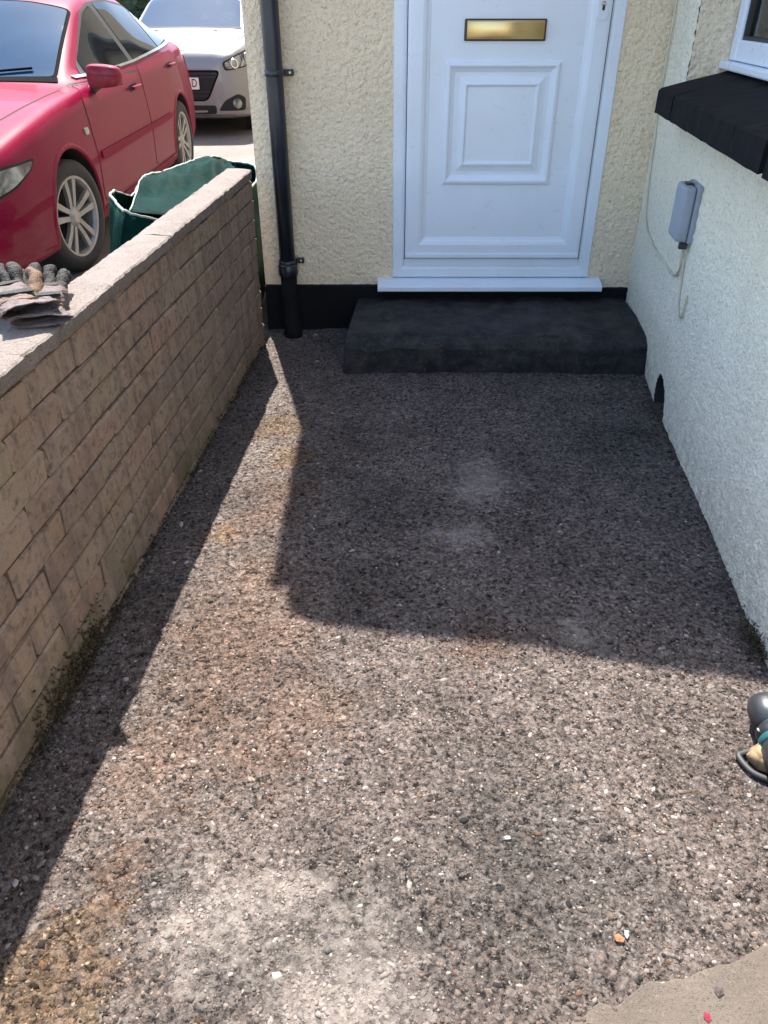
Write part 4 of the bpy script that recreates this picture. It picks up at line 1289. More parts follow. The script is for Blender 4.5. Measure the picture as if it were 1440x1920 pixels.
for s in (1, -1):
    fr = SIDE(s)
    d1 = round_poly([(0.42, 0.30), (0.44, 0.90), (0.56, 0.945), (1.655, 0.962), (1.655, 0.29)], 0.06)
    d2 = round_poly([(1.672, 0.29), (1.672, 0.962), (2.78, 0.985), (2.66, 0.76), (2.42, 0.70), (2.26, 0.50), (2.22, 0.29)], 0.05)
    for poly in (d1, d2):
        D.make('door_gap', inset(poly, -0.005), fr, MAT['dark'], body, 0.0012)
        D.make('door', poly, fr, MAT['red'], body, 0.0032, 0.06)
    D.make('window_trim', round_poly([(0.72, 0.962), (0.80, 1.022), (1.37, 1.290), (1.60, 1.338), (2.0, 1.352), (2.42, 1.315), (2.74, 1.205), (3.02, 1.055), (3.0, 1.030), (1.66, 0.980)], 0.03), fr, MAT['dark'], body, 0.0045, 0.05)
    D.make('window', round_poly([(0.80, 0.980), (0.86, 1.050), (1.38, 1.278), (1.56, 1.315), (1.60, 1.318), (1.60, 0.990)], 0.02), fr, MAT['glass'], body, 0.0075, 0.05)
    D.make('window', round_poly([(1.70, 0.993), (1.70, 1.333), (2.0, 1.335), (2.38, 1.298), (2.44, 1.275), (2.44, 1.022)], 0.02), fr, MAT['glass'], body, 0.0075, 0.05)
    D.make('window', round_poly([(2.48, 1.024), (2.48, 1.268), (2.70, 1.185), (2.93, 1.055)], 0.02), fr, MAT['glass'], body, 0.0075, 0.05)
    D.make('belt_trim', [(0.66, 0.962), (0.66, 0.974), (1.66, 0.990), (3.02, 1.044), (3.02, 1.030), (1.66, 0.977)], fr, MAT['chrome'], body, 0.010, 0.1)
    D.make('rubbing_strip', round_poly([(0.48, 0.545), (0.48, 0.585), (2.24, 0.585), (2.24, 0.545)], 0.01), fr, MAT['red'], body, 0.014, 0.1)
    D.make('sill_strip', [(0.40, 0.205), (0.40, 0.275), (2.28, 0.275), (2.28, 0.205)], fr, MAT['red'], body, 0.010, 0.1)
    for y0, zc in ((1.36, 0.842), (2.47, 0.895)):
        D.make('door_handle', round_poly([(y0 - 0.02, zc - 0.022), (y0 - 0.02, zc + 0.022), (y0 + 0.16, zc + 0.024), (y0 + 0.16, zc - 0.014)], 0.015), fr, MAT['dark'], body, 0.0045, 0.04)
        bm = bmesh.new(); bbox(bm, (-0.012, y0, zc - 0.010), (0.012, y0 + 0.18, zc + 0.014), 0.008, 3)
        hit = D.t.ray_cast(Vector((2 * s, y0 + 0.08, zc)), Vector((-s, 0, 0)))
        bmesh.ops.translate(bm, verts=bm.verts, vec=(hit[0].x + s * 0.026, 0, 0))
        hd = from_bm('door_handle', bm, MAT['red'], body, True)
    # indicator on the wing
    D.make('side_indicator', round_poly([(0.315, 0.700), (0.315, 0.738), (0.372, 0.738), (0.372, 0.700)], 0.016), fr, MAT['lamp'], body, 0.008, 0.1)
    # arch lips
    for yy in (0.0, 2.675):
        V, F = [], []
        for k in range(41):
            a = math.radians(-14 + 208 * k / 40)
            for r_, lf in ((RA_ - 0.004, -0.01), (RA_ - 0.004, 0.006), (RA_ + 0.012, 0.009), (RA_ + 0.030, -0.002)):
                pz, py = 0.315 + r_ * math.sin(a), yy + r_ * math.cos(a)
                rq = max(r_, RA_ + 0.012)
                h = D.t.ray_cast(Vector((2 * s, yy + rq * math.cos(a), 0.315 + rq * math.sin(a))), Vector((-s, 0, 0)))
                xx = (h[0].x if h[0] is not None and abs(h[0].x) > 0.6 else s * 0.84) + s * lf
                V.append((xx, py, pz))
        for k in range(40):
            for j in range(3): F.append((k * 4 + j, k * 4 + j + 1, k * 4 + 5 + j, k * 4 + 4 + j))
        mk('arch_lip', V, F, MAT['red'], body, True)
    # headlamp wraps round the corner
    fr2 = ((1.9 * s, -2.6, 0), (0.80 * s, 0.60, 0), (0, 0, 1), (-0.62 * s, 0.78, 0))
    fr2 = ((0.62 * s - 0.62 * s * -2, -0.85 - 0.78 * 2, 0.0), (0.78 * s, 0.62, 0), (0, 0, 1), (-0.62 * s, 0.78, 0))
    D.make('headlight_surround', round_poly([(-0.30, 0.520), (-0.27, 0.622), (0.0, 0.668), (0.25, 0.698), (0.465, 0.700), (0.42, 0.650), (0.28, 0.588), (0.0, 0.535)], 0.03), fr2, MAT['dark'], body, 0.0025, 0.03)
    D.make('headlight', round_poly([(-0.285, 0.532), (-0.26, 0.612), (0.0, 0.657), (0.25, 0.686), (0.44, 0.690), (0.405, 0.656), (0.27, 0.600), (0.0, 0.547)], 0.03), fr2, MAT['lamp'], body, 0.010, 0.03)
    # fog lamp in a ringed hollow
    h = D.t.ray_cast(Vector((0.665 * s, -3, 0.355)), Vector((0, 1, 0)))
    if h[0] is not None:
        Mx = Matrix.Translation(h[0]) @ h[1].to_track_quat('Z', 'Y').to_matrix().to_4x4()
        lathe('fog_lamp', [(0.004, 0.030), (0.004, 0.066), (0.012, 0.072), (0.016, 0.078), (0.010, 0.086), (-0.01, 0.090)], MAT['chrome'], body, 32, 'Z', M=Mx)
        lathe('fog_lamp', [(0.006, 0.0), (0.0075, 0.03), (0.0068, 0.064)][1:], MAT['dark'], body, 32, 'Z', M=Mx)
    # mirror
    mr = empty('door_mirror', (0.935 * s, 0.66, 0.980), (0, 0, 0), red)
    bm = bmesh.new(); bmesh.ops.create_cube(bm, size=1)
    bmesh.ops.subdivide_edges(bm, edges=bm.edges, cuts=3, use_grid_fill=True)
    for v in bm.verts:
        c = v.co * 2
        l = max(abs(c.x), abs(c.y), abs(c.z)); nrm = c.normalized()
        q = c.lerp(nrm * 1.15, 0.42)
        taper = 1 - 0.22 * (s * c.x + 1) / 2
        v.co = Vector((q.x * 0.105, q.y * 0.055 * (1.0 if q.y < 0 else 0.7), q.z * 0.070 * taper))
    sh = from_bm('shell', bm, MAT['red'], mr, True)
    md = sh.modifiers.new('s', 'SUBSURF'); md.levels = md.render_levels = 1
    bm = bmesh.new(); bbox(bm, (-0.09, 0.034, -0.052), (0.09, 0.0415, 0.052), 0.003); from_bm('mirror_glass', bm, MAT['glass'], mr)
    tube('stalk', [(-0.05 * s, 0.01, -0.045), (-0.10 * s, 0.03, -0.075), (-0.165 * s, 0.05, -0.078)], [0.028, 0.030, 0.026], MAT['blackpl'], mr, 10)
ws = round_poly([(-0.635, 0.615), (-0.30, 0.575), (0.30, 0.575), (0.635, 0.615), (0.550, 1.300), (0.28, 1.330), (-0.28, 1.330), (-0.550, 1.300)], 0.03)
D.make('windscreen_seal', inset(ws, -0.022), TOP, MAT['matt'], body, 0.0015, 0.05)
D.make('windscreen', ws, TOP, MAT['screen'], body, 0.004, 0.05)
D.make('cowl', round_poly([(-0.68, 0.555), (0, 0.505), (0.68, 0.555), (0.66, 0.615), (0.30, 0.577), (-0.30, 0.577), (-0.66, 0.615)], 0.015), TOP, MAT['matt'], body, 0.0055, 0.05)
bn = round_poly([(-0.735, 0.44), (-0.60, -0.72), (-0.38, -0.845), (0, -0.875), (0.38, -0.845), (0.60, -0.72), (0.735, 0.44), (0.60, 0.50), (0, 0.49), (-0.60, 0.50)], 0.04)
D.make('bonnet_gap', inset(bn, -0.006), TOP, MAT['dark'], body, 0.001, 0.06)
D.make('bonnet', bn, TOP, MAT['red'], body, 0.0032, 0.05)
for a, b in (((-0.10, 0.53), (0.50, 0.66)), ((-0.58, 0.54), (0.02, 0.64))):
    pts = []
    for k in range(9):
        t = k / 8; x_, y_ = a[0] + (b[0] - a[0]) * t, a[1] + (b[1] - a[1]) * t
        h = D.t.ray_cast(Vector((x_, y_, 3)), Vector((0, 0, -1))); pts.append(h[0] + h[1] * 0.016)
    tube('wiper', pts, 0.007, MAT['matt'], body, 6)
D.make('grille', round_poly([(-0.36, 0.50), (-0.42, 0.615), (0.42, 0.615), (0.36, 0.50)], 0.05), FRONT, MAT['dark'], body, 0.003, 0.05)
D.make('air_intake', round_poly([(-0.46, 0.27), (-0.50, 0.36), (0.50, 0.36), (0.46, 0.27)], 0.04), FRONT, MAT['dark'], body, 0.003, 0.05)
D.make('number_plate', [(-0.26, 0.385), (-0.26, 0.495), (0.26, 0.495), (0.26, 0.385)], FRONT, MAT['plate'], body, 0.012, 0.1)
D.make('rear_window', round_poly([(-0.50, 2.62), (-0.52, 3.10), (0.52, 3.10), (0.50, 2.62)], 0.04), TOP, MAT['glass'], body, 0.004, 0.06)
for s in (1, -1):
    D.make('rear_lamp', round_poly([(-0.10, 0.70), (-0.10, 0.90), (0.16, 0.92), (0.18, 0.74)], 0.03), ((0.75 * s + 1.4 * s, 3.6 + 1.4, 0), (0.7 * s, -0.7, 0), (0, 0, 1), (-0.7 * s, -0.7, 0)), simple('red_lamp_lens', (0.35, 0.01, 0.01), 0.1), body, 0.006, 0.05)
wheel(red, (0.765, 0.0, 0.312), RR_, 0.222, 0.205, 1, -0.17, 0.0)
wheel(red, (-0.765, 0.0, 0.312), RR_, 0.222, 0.205, -1, -0.17, 0.5)
wheel(red, (0.765, 2.675, 0.312), RR_, 0.222, 0.205, 1, 0, 0.3)
wheel(red, (-0.765, 2.675, 0.312), RR_, 0.222, 0.205, -1, 0, 0.9)
tube('aerial', [(0, 2.3, 1.40), (0, 2.45, 1.52), (0, 2.6, 1.62)], 0.004, MAT['blackpl'], body, 6)

# --- silver hatchback behind
sil = empty('parked_car', (-2.26, 9.45, float(drive_z(9.9)) - 0.015), (0.0, 0, 0.0))
sil.rotation_euler = (-0.028, 0, 0.01)
tag(sil, 'silver hatchback parked behind the crimson car, half hidden by the house corner', 'car', 'cars on the driveway')
SST = [(0.00, 0.38, 0.50, 0.27, 0.36, 0.66, 0.22, 0.68, 0.69), (0.015, 0.54, 0.50, 0.22, 0.50, 0.73, 0.30, 0.75, 0.76), (0.07, 0.68, 0.50, 0.20, 0.61, 0.80, 0.40, 0.825, 0.835),
       (0.20, 0.78, 0.52, 0.19, 0.69, 0.865, 0.46, 0.895, 0.907), (0.45, 0.845, 0.55, 0.18, 0.745, 0.925, 0.50, 0.955, 0.968), (0.80, 0.868, 0.58, 0.18, 0.775, 0.965, 0.53, 1.000, 1.015),
       (1.02, 0.87, 0.60, 0.18, 0.785, 0.980, 0.63, 1.025, 1.045), (1.70, 0.87, 0.62, 0.18, 0.785, 1.000, 0.565, 1.36, 1.40), (2.25, 0.87, 0.63, 0.18, 0.785, 1.010, 0.55, 1.415, 1.46),
       (3.15, 0.865, 0.63, 0.2, 0.775, 1.030, 0.53, 1.36, 1.41), (3.65, 0.84, 0.62, 0.25, 0.74, 1.03, 0.50, 1.20, 1.24), (3.90, 0.78, 0.60, 0.30, 0.68, 0.95, 0.46, 1.02, 1.04), (3.96, 0.66, 0.6, 0.38, 0.58, 0.86, 0.40, 0.90, 0.91)]
body2 = finish_body('body', car_body_bm(SST, 130), [(0.78, 0.305, 0.345, 0.54, 1.0), (0.78, 0.305, 0.345, -0.54, -1.0), (3.32, 0.305, 0.345, 0.54, 1.0), (3.32, 0.305, 0.345, -0.54, -1.0)], MAT['silver'], sil, MAT['dark'])
D2 = Decal(body2)
ws = round_poly([(-0.60, 1.10), (-0.30, 1.055), (0.30, 1.055), (0.60, 1.10), (0.53, 1.665), (0.28, 1.70), (-0.28, 1.70), (-0.53, 1.665)], 0.03)
D2.make('windscreen_seal', inset(ws, -0.020), TOP, MAT['blackpl'], body2, 0.0015, 0.06)
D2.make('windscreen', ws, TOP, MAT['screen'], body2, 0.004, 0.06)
bn = round_poly([(-0.70, 0.98), (-0.62, 0.26), (-0.36, 0.12), (0, 0.085), (0.36, 0.12), (0.62, 0.26), (0.70, 0.98), (0.56, 1.03), (0, 1.01), (-0.56, 1.03)], 0.04)
D2.make('bonnet_gap', inset(bn, -0.007), TOP, MAT['dark'], body2, 0.001, 0.06)
D2.make('bonnet', bn, TOP, MAT['silver'], body2, 0.0045, 0.05)
D2.make('cowl', round_poly([(-0.62, 1.045), (0, 1.015), (0.62, 1.045), (0.60, 1.095), (0.30, 1.052), (-0.30, 1.052), (-0.60, 1.095)], 0.01), TOP, MAT['dark'], body2, 0.006, 0.05)
for x_ in (-0.34, 0.34):
    h = D2.t.ray_cast(Vector((x_, 0.88, 3)), Vector((0, 0, -1)))
    bm = bmesh.new(); bbox(bm, (-0.022, -0.010, 0.0), (0.022, 0.010, 0.010), 0.004); bmesh.ops.translate(bm, verts=bm.verts, vec=h[0] + Vector((0, 0, 0.003)))
    from_bm('washer_jet', bm, MAT['dark'], body2)
D2.make('grille_surround', round_poly([(-0.34, 0.370), (-0.50, 0.665), (0.50, 0.665), (0.34, 0.370)], 0.06), FRONT, MAT['matt'], body2, 0.003, 0.04)
gr = D2.make('grille', round_poly([(-0.325, 0.385), (-0.475, 0.650), (0.475, 0.650), (0.325, 0.385)], 0.05), FRONT, MAT['dark'], body2, 0.006, 0.04)
for z in (0.42, 0.46, 0.60, 0.63):
    wd = 0.33 + (z - 0.385) * 0.52
    D2.make('grille_bar', [(-wd, z - 0.005), (-wd, z + 0.005), (wd, z + 0.005), (wd, z - 0.005)], FRONT, MAT['blackpl'], body2, 0.012, 0.08)
D2.make('number_plate', round_poly([(-0.26, 0.485), (-0.26, 0.596), (0.26, 0.596), (0.26, 0.485)], 0.008), FRONT, MAT['plate'], body2, 0.022, 0.1, 0.02)
# last character on the plate
def text_mesh(name, body_txt, size, m, parent, M):
    cu = bpy.data.curves.new(name, 'FONT'); cu.body = body_txt; cu.size = size; cu.extrude = 0.001; cu.align_x = 'CENTER'; cu.align_y = 'CENTER'
    tmp = bpy.data.objects.new(name, cu); COL.objects.link(tmp)
    dg = bpy.context.evaluated_depsgraph_get(); dg.update()
    me = bpy.data.meshes.new_from_object(tmp.evaluated_get(dg))
    bpy.data.objects.remove(tmp)
    o = link(name, me, m, parent); o.matrix_local = M
    return o
h = D2.t.ray_cast(Vector((0.215, -3, 0.54)), Vector((0, 1, 0)))
text_mesh('plate_letter', 'D', 0.112, MAT['dark'], body2, Matrix.Translation((0.212, h[0].y - 0.026, 0.541)) @ Matrix.Rotation(math.pi / 2, 4, 'X') @ Matrix.Diagonal((0.75, 1, 1, 1)))
D2.make('lower_intake', round_poly([(-0.42, 0.245), (-0.42, 0.33), (0.42, 0.33), (0.42, 0.245)], 0.03), FRONT, MAT['dark'], body2, 0.003, 0.05)
D2.make('bumper_strip', round_poly([(-0.60, 0.205), (-0.60, 0.240), (0.60, 0.240), (0.60, 0.205)], 0.01), FRONT, MAT['chrome'], body2, 0.006, 0.05)
for s in (1, -1):
    frh = ((0.62 * s + 0.55 * s * 2, 0.20 - 0.83 * 2, 0.0), (0.83 * s, 0.55, 0), (0, 0, 1), (-0.55 * s, 0.83, 0))
    D2.make('headlight_surround', round_poly([(-0.16, 0.655), (-0.18, 0.735), (-0.02, 0.800), (0.36, 0.910), (0.42, 0.905), (0.30, 0.800), (0.10, 0.690)], 0.03), frh, MAT['dark'], body2, 0.003, 0.03)
    hl = D2.make('headlight', round_poly([(-0.145, 0.668), (-0.16, 0.728), (-0.02, 0.788), (0.35, 0.896), (0.395, 0.893), (0.285, 0.808), (0.095, 0.702)], 0.03), frh, MAT['lamp'], body2, 0.010, 0.03)
    for du, dz in ((-0.05, 0.722), (0.13, 0.775)):
        o_, U_, V_, Dd = [Vector(q) for q in frh]
        h = D2.t.ray_cast(o_ + U_ * du + V_ * dz, Dd)
        Mx = Matrix.Translation(h[0] + h[1] * 0.010) @ h[1].to_track_quat('Z', 'Y').to_matrix().to_4x4()
        lathe('bulb_ring', [(0.0, 0.030), (0.004, 0.050), (0.006, 0.046), (0.002, 0.034)], MAT['chrome'], body2, 24, 'Z', closed=True, M=Mx)
    frf = FRONT
    D2.make('fog_lamp_recess', round_poly([(0.44 * s, 0.275), (0.52 * s, 0.375), (0.66 * s, 0.440), (0.73 * s, 0.400), (0.72 * s, 0.275)], 0.03), frf, MAT['dark'], body2, 0.003, 0.04)
    h = D2.t.ray_cast(Vector((0.645 * s, -3, 0.345)), Vector((0, 1, 0)))
    Mx = Matrix.Translation(h[0] + h[1] * 0.004) @ h[1].to_track_quat('Z', 'Y').to_matrix().to_4x4()
    lathe('fog_lamp', [(-0.01, 0.052), (0.006, 0.050), (0.010, 0.040), (0.012, 0.012)], MAT['lamp'], body2, 24, 'Z', M=Mx)
    fr = SIDE(s)
    D2.make('window', round_poly([(1.28, 1.03), (1.75, 1.30), (2.25, 1.345), (2.25, 1.04)], 0.03), fr, MAT['glass'], body2, 0.005, 0.06)
    D2.make('window', round_poly([(2.32, 1.04), (2.32, 1.345), (3.0, 1.31), (3.35, 1.12)], 0.03), fr, MAT['glass'], body2, 0.005, 0.06)
    mr = empty('door_mirror', (0.96 * s, 1.42, 1.06), (0, 0, 0), sil)
    bm = bmesh.new(); bmesh.ops.create_icosphere(bm, subdivisions=3, radius=1)
    for v in bm.verts: v.co = Vector((v.co.x * 0.10, v.co.y * (0.06 if v.co.y < 0 else 0.035), v.co.z * 0.07))
    from_bm('shell', bm, MAT['silver'], mr, True)
    tube('stalk', [(-0.05 * s, 0, -0.03), (-0.17 * s, 0.02, -0.06)], 0.02, MAT['blackpl'], mr, 8)
wheel(sil, (0.745, 0.78, 0.305), 0.305, 0.205, 0.19, 1, 0, 0.2)
wheel(sil, (-0.745, 0.78, 0.305), 0.305, 0.205, 0.19, -1, 0, 0.2)
wheel(sil, (0.745, 3.32, 0.305), 0.305, 0.205, 0.19, 1, 0, 0.6)
wheel(sil, (-0.745, 3.32, 0.305), 0.305, 0.205, 0.19, -1, 0, 0.6)

# ---------------------------------------------------------------- green bag slumped against the far side of the wall
def bag():
    root = empty('garden_bag', (-1.05, 3.1, 0))
    tag(root, 'crumpled dark green garden bag slumped between the wall and the crimson car', 'bag')
    # rim: closed loop, seen from above counter-clockwise, with its uneven heights
    rim = [(-1.12, 3.37, 0.705), (-1.06, 3.22, 0.690), (-0.99, 3.12, 0.675), (-0.89, 3.22, 0.62), (-0.84, 3.42, 0.60), (-0.80, 3.64, 0.59), (-0.665, 3.78, 0.60),
           (-0.640, 4.10, 0.61), (-0.70, 4.42, 0.63), (-0.85, 4.56, 0.630), (-0.93, 4.45, 0.672), (-1.02, 4.30, 0.664), (-1.07, 4.05, 0.668), (-1.10, 3.76, 0.690), (-1.115, 3.60, 0.640)]
    P = [Vector(p) for p in rim]; n = len(P)
    loop = []
    for i in range(n):
        p0, p1, p2, p3 = P[i - 1], P[i], P[(i + 1) % n], P[(i + 2) % n]
        for k in range(8):
            t = k / 8
            loop.append(0.5 * ((2 * p1) + (-p0 + p2) * t + (2 * p0 - 5 * p1 + 4 * p2 - p3) * t * t + (-p0 + 3 * p1 - 3 * p2 + p3) * t ** 3))
    m = len(loop); rows = 14
    cen = Vector((-0.93, 3.85, 0))
    cr = noise2(m, rows, [(1, 0.006), (6, 0.020)]); cr[-1] = cr[0]
    V = []
    for j in range(rows):
        t = j / (rows - 1)
        for i in range(m):
            p = loop[i].copy()
            out = 1 + 0.16 * math.sin(t * math.pi) - 0.12 * t
            q = cen + (Vector((p.x, p.y, 0)) - cen) * out
            q.z = p.z * (1 - t) + 0.0 * t
            q += Vector((cr[i, j], cr[(i * 3) % m, j] * 0.7, cr[(i * 5) % m, j] * 0.4)) * (0.3 + math.sin(t * math.pi))
            q.z = max(q.z, 0.004)
            q.x = min(q.x, wall_pt((q.y - WA.y) / WU.y, -WT - 0.03).x if q.y < 3.62 else -0.62)
            V.append(q)
    F = [(j * m + i, j * m + (i + 1) % m, (j + 1) * m + (i + 1) % m, (j + 1) * m + i) for j in range(rows - 1) for i in range(m)]
    F.append(tuple((rows - 1) * m + i for i in range(m)))
    sk = mk('sack', [v - Vector((-1.05, 3.1, 0)) for v in V], F, MAT['tarp'], root, True)
    md = sk.modifiers.new('t', 'SOLIDIFY'); md.thickness = 0.004
    hem = [v - Vector((-1.05, 3.1, -0.002)) for v in V[:m]]
    tube('hem', hem + [hem[0]], 0.006, MAT['tarpedge'], root, 6)
    far = smooth_path([(-1.10, 3.76, 0.690), (-1.07, 4.05, 0.670), (-1.02, 4.30, 0.668), (-0.93, 4.45, 0.674), (-0.86, 4.54, 0.640)], 7)
    near = smooth_path([(-0.990, 3.13, 0.674), (-0.875, 3.42, 0.600), (-0.82, 3.80, 0.585), (-0.80, 4.15, 0.590), (-0.80, 4.45, 0.620)], 7)
    nf_ = len(far); nc = 14
    fz = noise2(nf_, nc, [(1, 0.006), (8, 0.013)])
    V2, F2 = [], []
    for i_ in range(nf_):
        for j_ in range(nc):
            t = j_ / (nc - 1)
            q = far[i_].lerp(near[i_], t)
            q.z += fz[i_, j_] * math.sin(math.pi * min(1, t * 1.2 + 0.05)) + 0.012 * math.sin(i_ * 0.9 + t * 5) * t * (1 - t) * 3 + 0.004
            V2.append(q - Vector((-1.05, 3.1, 0)))
    for i_ in range(nf_ - 1):
        for j_ in range(nc - 1): F2.append((i_ * nc + j_, i_ * nc + j_ + 1, (i_ + 1) * nc + j_ + 1, (i_ + 1) * nc + j_))
    fo = mk('flap', V2, F2, MAT['tarp'], root, True)
    md = fo.modifiers.new('t', 'SOLIDIFY'); md.thickness = 0.003
    tube('hem', [V2[j_] + Vector((0, 0, 0.002)) for j_ in range(nc)], 0.0035, MAT['tarpedge'], root, 6)
    hp = [loop[70] - Vector((-1.05, 3.1, 0)), loop[70] + Vector((0.02, -0.08, -0.10)) - Vector((-1.05, 3.1, 0)), loop[78] + Vector((0.03, -0.05, -0.12)) - Vector((-1.05, 3.1, 0)), loop[78] - Vector((-1.05, 3.1, 0))]
    tube('handle', smooth_path(hp), 0.007, MAT['tarp'], root, 6)
bag()

# ---------------------------------------------------------------- work gloves on the coping
def glove(origin, yaw, flip, seed, label, pose):
    rr = random.Random(seed)
    root = empty('work_glove', origin, (0, 0, yaw)); root.scale = (1.2, 1.2, 1.05)
    tag(root, label, 'glove', 'work gloves on the wall')
    # local: +y to the fingertips, x across, z up
    def skin(name, chains, m, parent):
        verts, edges, rad = [], [], []
        for ch in chains:
            prev = None
            for (p, r) in ch:
                key = None
                for i, q in enumerate(verts):
                    if (Vector(q) - Vector(p)).length < 1e-6: key = i
                if key is None:
                    verts.append(p); rad.append(r); key = len(verts) - 1
                if prev is not None and prev != key: edges.append((prev, key))
                prev = key
        me = bpy.data.meshes.new(name); me.from_pydata(verts, edges, []); me.update()
        o = link(name, me, m, parent)
        md = o.modifiers.new('skin', 'SKIN')
        sv = me.skin_vertices[0].data
        for i, r in enumerate(rad): sv[i].radius = r if isinstance(r, tuple) else (r, r)
        sv[0].use_root = True
        sb = o.modifiers.new('sub', 'SUBSURF'); sb.levels = sb.render_levels = 2
        o.modifiers['skin'].use_smooth_shade = True
        return o
    f = flip
    def loft(name, secs, m, n=22, open_end=False, wr=0.0014):
        """secs: (centre, half width, half height, twist)"""
        V, F = [], []
        dense = []
        for (a, b) in zip(secs[:-1], secs[1:]):
            for q in range(5):
                t = q / 5; t2 = t * t * (3 - 2 * t)
                dense.append((Vector(a[0]).lerp(Vector(b[0]), t), a[1] + (b[1] - a[1]) * t2, a[2] + (b[2] - a[2]) * t2))
        dense.append((Vector(secs[-1][0]), secs[-1][1], secs[-1][2]))
        for i_, (c_, hw, hh) in enumerate(dense):
            for k_ in range(n):
                a = 2 * math.pi * k_ / n
                w = 1 + rr.uniform(-0.05, 0.05) + 0.06 * math.sin(i_ * 1.3 + k_ * 0.9)
                V.append(c_ + Vector((math.copysign(abs(math.cos(a)) ** 0.75, math.cos(a)) * hw * w, rr.uniform(-wr, wr), math.copysign(abs(math.sin(a)) ** 0.85, math.sin(a)) * hh * w)))
        L = len(dense)
        for i_ in range(L - 1):
            for k_ in range(n): F.append((i_ * n + k_, i_ * n + (k_ + 1) % n, (i_ + 1) * n + (k_ + 1) % n, (i_ + 1) * n + k_))
        F.append(tuple(range(n)))
        if not open_end: F.append(tuple((L - 1) * n + k_ for k_ in range(n))[::-1])
        bm = bmesh.new(); bv = [bm.verts.new(v) for v in V]
        for q in F: bm.faces.new([bv[x] for x in q])
        o = from_bm(name, bm, m, root, True)
        if open_end:
            md = o.modifiers.new('t', 'SOLIDIFY'); md.thickness = 0.0022; md.offset = 1
        return o
    loft('palm', [((0, 0.050, 0.026), 0.030, 0.008), ((0, 0.040, 0.026), 0.040, 0.012), ((0, 0.015, 0.027), 0.044, 0.017), ((0, -0.02, 0.024), 0.041, 0.017), ((0, -0.052, 0.021), 0.035, 0.013), ((0, -0.062, 0.020), 0.033, 0.012)], MAT['glove'])
    cz = pose['cuff']
    loft('cuff', [((0, -0.050, 0.021), 0.034, 0.012), ((0, -0.060, 0.021), 0.037, 0.013), ((0.002, -0.085, 0.019 + cz * 0.5), 0.044, 0.011), ((0.006, -0.112, 0.016 + cz), 0.053, 0.013)], MAT['glove'], 26, True)
    loft('trim', [((0, -0.046, 0.0215), 0.037, 0.0142), ((0, -0.058, 0.0212), 0.0385, 0.0145)], MAT['glovetan'])
    for k, (x, L) in enumerate(((-0.032, 0.066), (-0.011, 0.080), (0.011, 0.076), (0.031, 0.058))):
        x *= f
        c = pose['curl'][k]
        P_ = [(x * 0.85, 0.028, 0.026), (x * 1.05, 0.052, 0.028 + 0.10 * c * L), (x * 1.2, 0.052 + L * 0.42, 0.030 + 0.42 * c * L), (x * 1.28, 0.052 + L * (0.85 - 0.35 * c), 0.028 + 0.34 * c * L), (x * 1.30, 0.052 + L * (1.0 - 0.48 * c), 0.020 + 0.10 * c * L)]
        P_ = smooth_path(P_, 5)
        n_p = len(P_)
        rad = [0.0125 - 0.002 * i_ / n_p + 0.0008 * math.sin(i_ * 1.9) for i_ in range(n_p)]
        rad[-1] = 0.0035; rad[-2] = 0.0082; rad[-3] = 0.0100
        cut = n_p - 8
        v_, f_ = tube_vf(P_[:cut + 1], rad[:cut + 1], 14)
        mk('finger', v_, f_, MAT['gloveblack' if k in pose['black'] else 'glove'], root, True)
        v_, f_ = tube_vf(P_[cut:], [q * 1.05 for q in rad[cut:]], 14)
        mk('fingertip', v_, f_, MAT['gloveblack'], root, True)
    P_ = smooth_path([(-0.026 * f, -0.026, 0.024), (-0.050 * f, 0.002, 0.028), (-0.062 * f, 0.030, 0.030 + pose['thumb']), (-0.058 * f, 0.054, 0.028 + pose['thumb'])], 5)
    n_p = len(P_); rad = [0.0150 - 0.0035 * i_ / n_p for i_ in range(n_p)]; rad[-1] = 0.004; rad[-2] = 0.009
    v_, f_ = tube_vf(P_, rad, 14); mk('thumb', v_, f_, MAT['glovetan'], root, True)
    bm = bmesh.new(); bbox(bm, (-0.037, -0.034, 0.0385), (0.037, -0.016, 0.0425), 0.0018, 2); from_bm('strap', bm, MAT['gloveblack'], root)
    bm = bmesh.new(); bbox(bm, (-0.030, 0.022, 0.0395), (0.030, 0.038, 0.0435), 0.0018, 2); from_bm('knuckle_pad', bm, MAT['gloveblack'], root)
    return root
def crumple(root, amp, seed):
    off = Vector((seed * 3.1, seed * 1.7, 0))
    for o in root.children:
        for v in o.data.vertices:
            p = v.co
            v.co = p + mnoise.noise_vector(p * 42 + off) * amp + mnoise.noise_vector(p * 110 + off) * amp * 0.2
            v.co.z = max(v.co.z, 0.002)
g1 = Vector((-0.775, 1.715, 0.770))
gl1 = glove(g1, math.radians(16), 1, 3, 'grey and tan work glove lying nearest the path edge of the coping', dict(cuff=0.0, curl=[0.7, 0.9, 0.8, 0.6], black=(0, 1, 2, 3), thumb=0.01))
g2 = Vector((-0.835, 1.685, 0.782))
gl2 = glove(g2, math.radians(38), -1, 5, 'grey work glove with curled fingers on the car side of the coping', dict(cuff=0.012, curl=[1.0, 0.8, 0.95, 0.9], black=(0, 1, 2, 3), thumb=0.02))
crumple(gl1, 0.0045, 1)
crumple(gl2, 0.0050, 2)

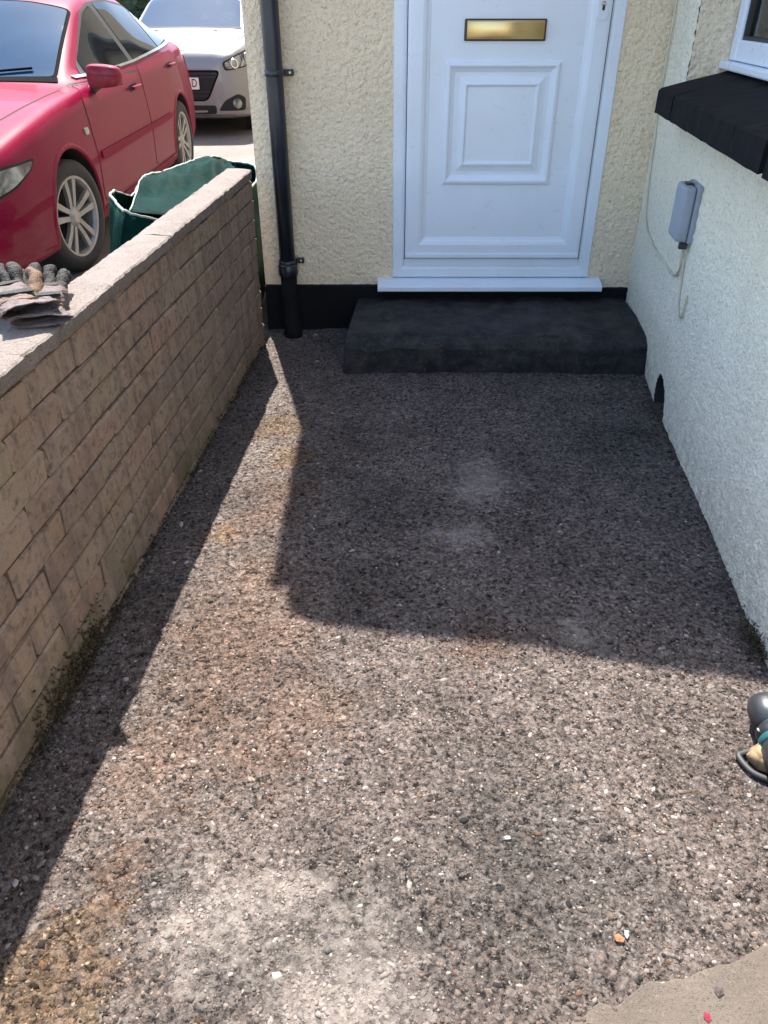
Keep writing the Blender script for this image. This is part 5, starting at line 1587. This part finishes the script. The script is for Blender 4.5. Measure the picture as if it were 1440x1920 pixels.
# ---------------------------------------------------------------- dark tool cut by the right edge of the picture
def tool():
    root = empty('power_tool', (0.832, 1.066, 0.010), (0, 0, math.radians(-6)))
    root.scale = (1.2, 1.2, 1.2)
    tag(root, 'black tool with teal band and tan tip lying on the sunlit path', 'tool')
    Z_ = Matrix.Translation((0, 0, 0.038))
    lathe('body', [(-0.135, 0.016), (-0.130, 0.026), (-0.09, 0.031), (-0.055, 0.036), (-0.012, 0.037), (-0.004, 0.034)], MAT['blackpl'], root, 28, 'Y', M=Z_)
    lathe('band', [(-0.004, 0.033), (-0.003, 0.0355), (0.010, 0.0355), (0.011, 0.033)], MAT['teal'], root, 28, 'Y', M=Z_)
    lathe('barrel', [(0.011, 0.030), (0.014, 0.033), (0.030, 0.034), (0.032, 0.030), (0.038, 0.030), (0.040, 0.034), (0.085, 0.033), (0.10, 0.028), (0.104, 0.012)], MAT['blackpl'], root, 28, 'Y', M=Z_)
    bm = bmesh.new()
    V = [(-0.020, -0.042, 0.004), (-0.020, 0.016, 0.004), (-0.058, -0.002, 0.004), (-0.044, -0.032, 0.004), (-0.020, -0.034, 0.044), (-0.020, 0.012, 0.046), (-0.050, -0.002, 0.030), (-0.040, -0.024, 0.028)]
    bv = [bm.verts.new(v) for v in V]
    for q in [(0, 1, 2, 3), (4, 7, 6, 5), (0, 4, 5, 1), (1, 5, 6, 2), (2, 6, 7, 3), (3, 7, 4, 0)]: bm.faces.new([bv[i_] for i_ in q])
    bmesh.ops.bevel(bm, geom=bm.edges[:], offset=0.005, segments=3, affect='EDGES')
    from_bm('tip', bm, MAT['tan'], root, True)
    v_, f_ = tube_vf(smooth_path([(-0.018, 0.020, 0.006), (-0.050, 0.006, 0.005), (-0.064, -0.004, 0.005), (-0.050, -0.036, 0.005), (-0.022, -0.052, 0.006)]), 0.0055, 8)
    mk('dark_edge', v_, f_, MAT['gasket'], root, True)  # dark tube following the outline of the tan tip
    bm = bmesh.new(); bbox(bm, (-0.036, 0.018, 0.034), (-0.022, 0.030, 0.048), 0.003); from_bm('button', bm, MAT['blackpl'], root)
    tube('flex', [(0, -0.13, 0.038), (0.02, -0.18, 0.03), (0.07, -0.26, 0.008), (0.16, -0.34, 0.006)], 0.006, MAT['cableblack'], root, 8)
tool()

# ---------------------------------------------------------------- hedge far behind the silver car
def hedge():
    V, F = [], []
    y0, y1, x0, x1, h = 16.6, 17.8, -14.0, 2.0, 1.9
    for _ in range(9000):
        p = Vector((rng.uniform(x0, x1), rng.uniform(y0, y1), 0))
        if rng.random() < 0.6: p.y = y0 + abs(rng.normal(0, 0.12))
        p.z = 0.3 + rng.uniform(0, h + 0.15 * math.sin(p.x * 1.7) + 0.08 * math.sin(p.x * 5.1))
        r = rng.uniform(0.04, 0.09); ax = Vector((rng.normal(), rng.normal() - 0.6, rng.normal() + 0.4)).normalized()
        t1 = ax.orthogonal().normalized(); t2 = ax.cross(t1); b_ = len(V)
        V += [p - t1 * r, p + t2 * r * 0.5, p + t1 * r, p - t2 * r * 0.5]; F.append((b_, b_ + 1, b_ + 2, b_ + 3))
    root = mk('hedge', V, F, MAT['leaf'])
    tag(root, 'dark hedge beyond the cars at the back of the driveway', 'hedge')
    box('core', (x0 + 0.1, y0 + 0.25, 0.0), (x1 - 0.1, y1 - 0.2, 0.3 + h - 0.2), MAT['leaf'], root, 0.1)
hedge()
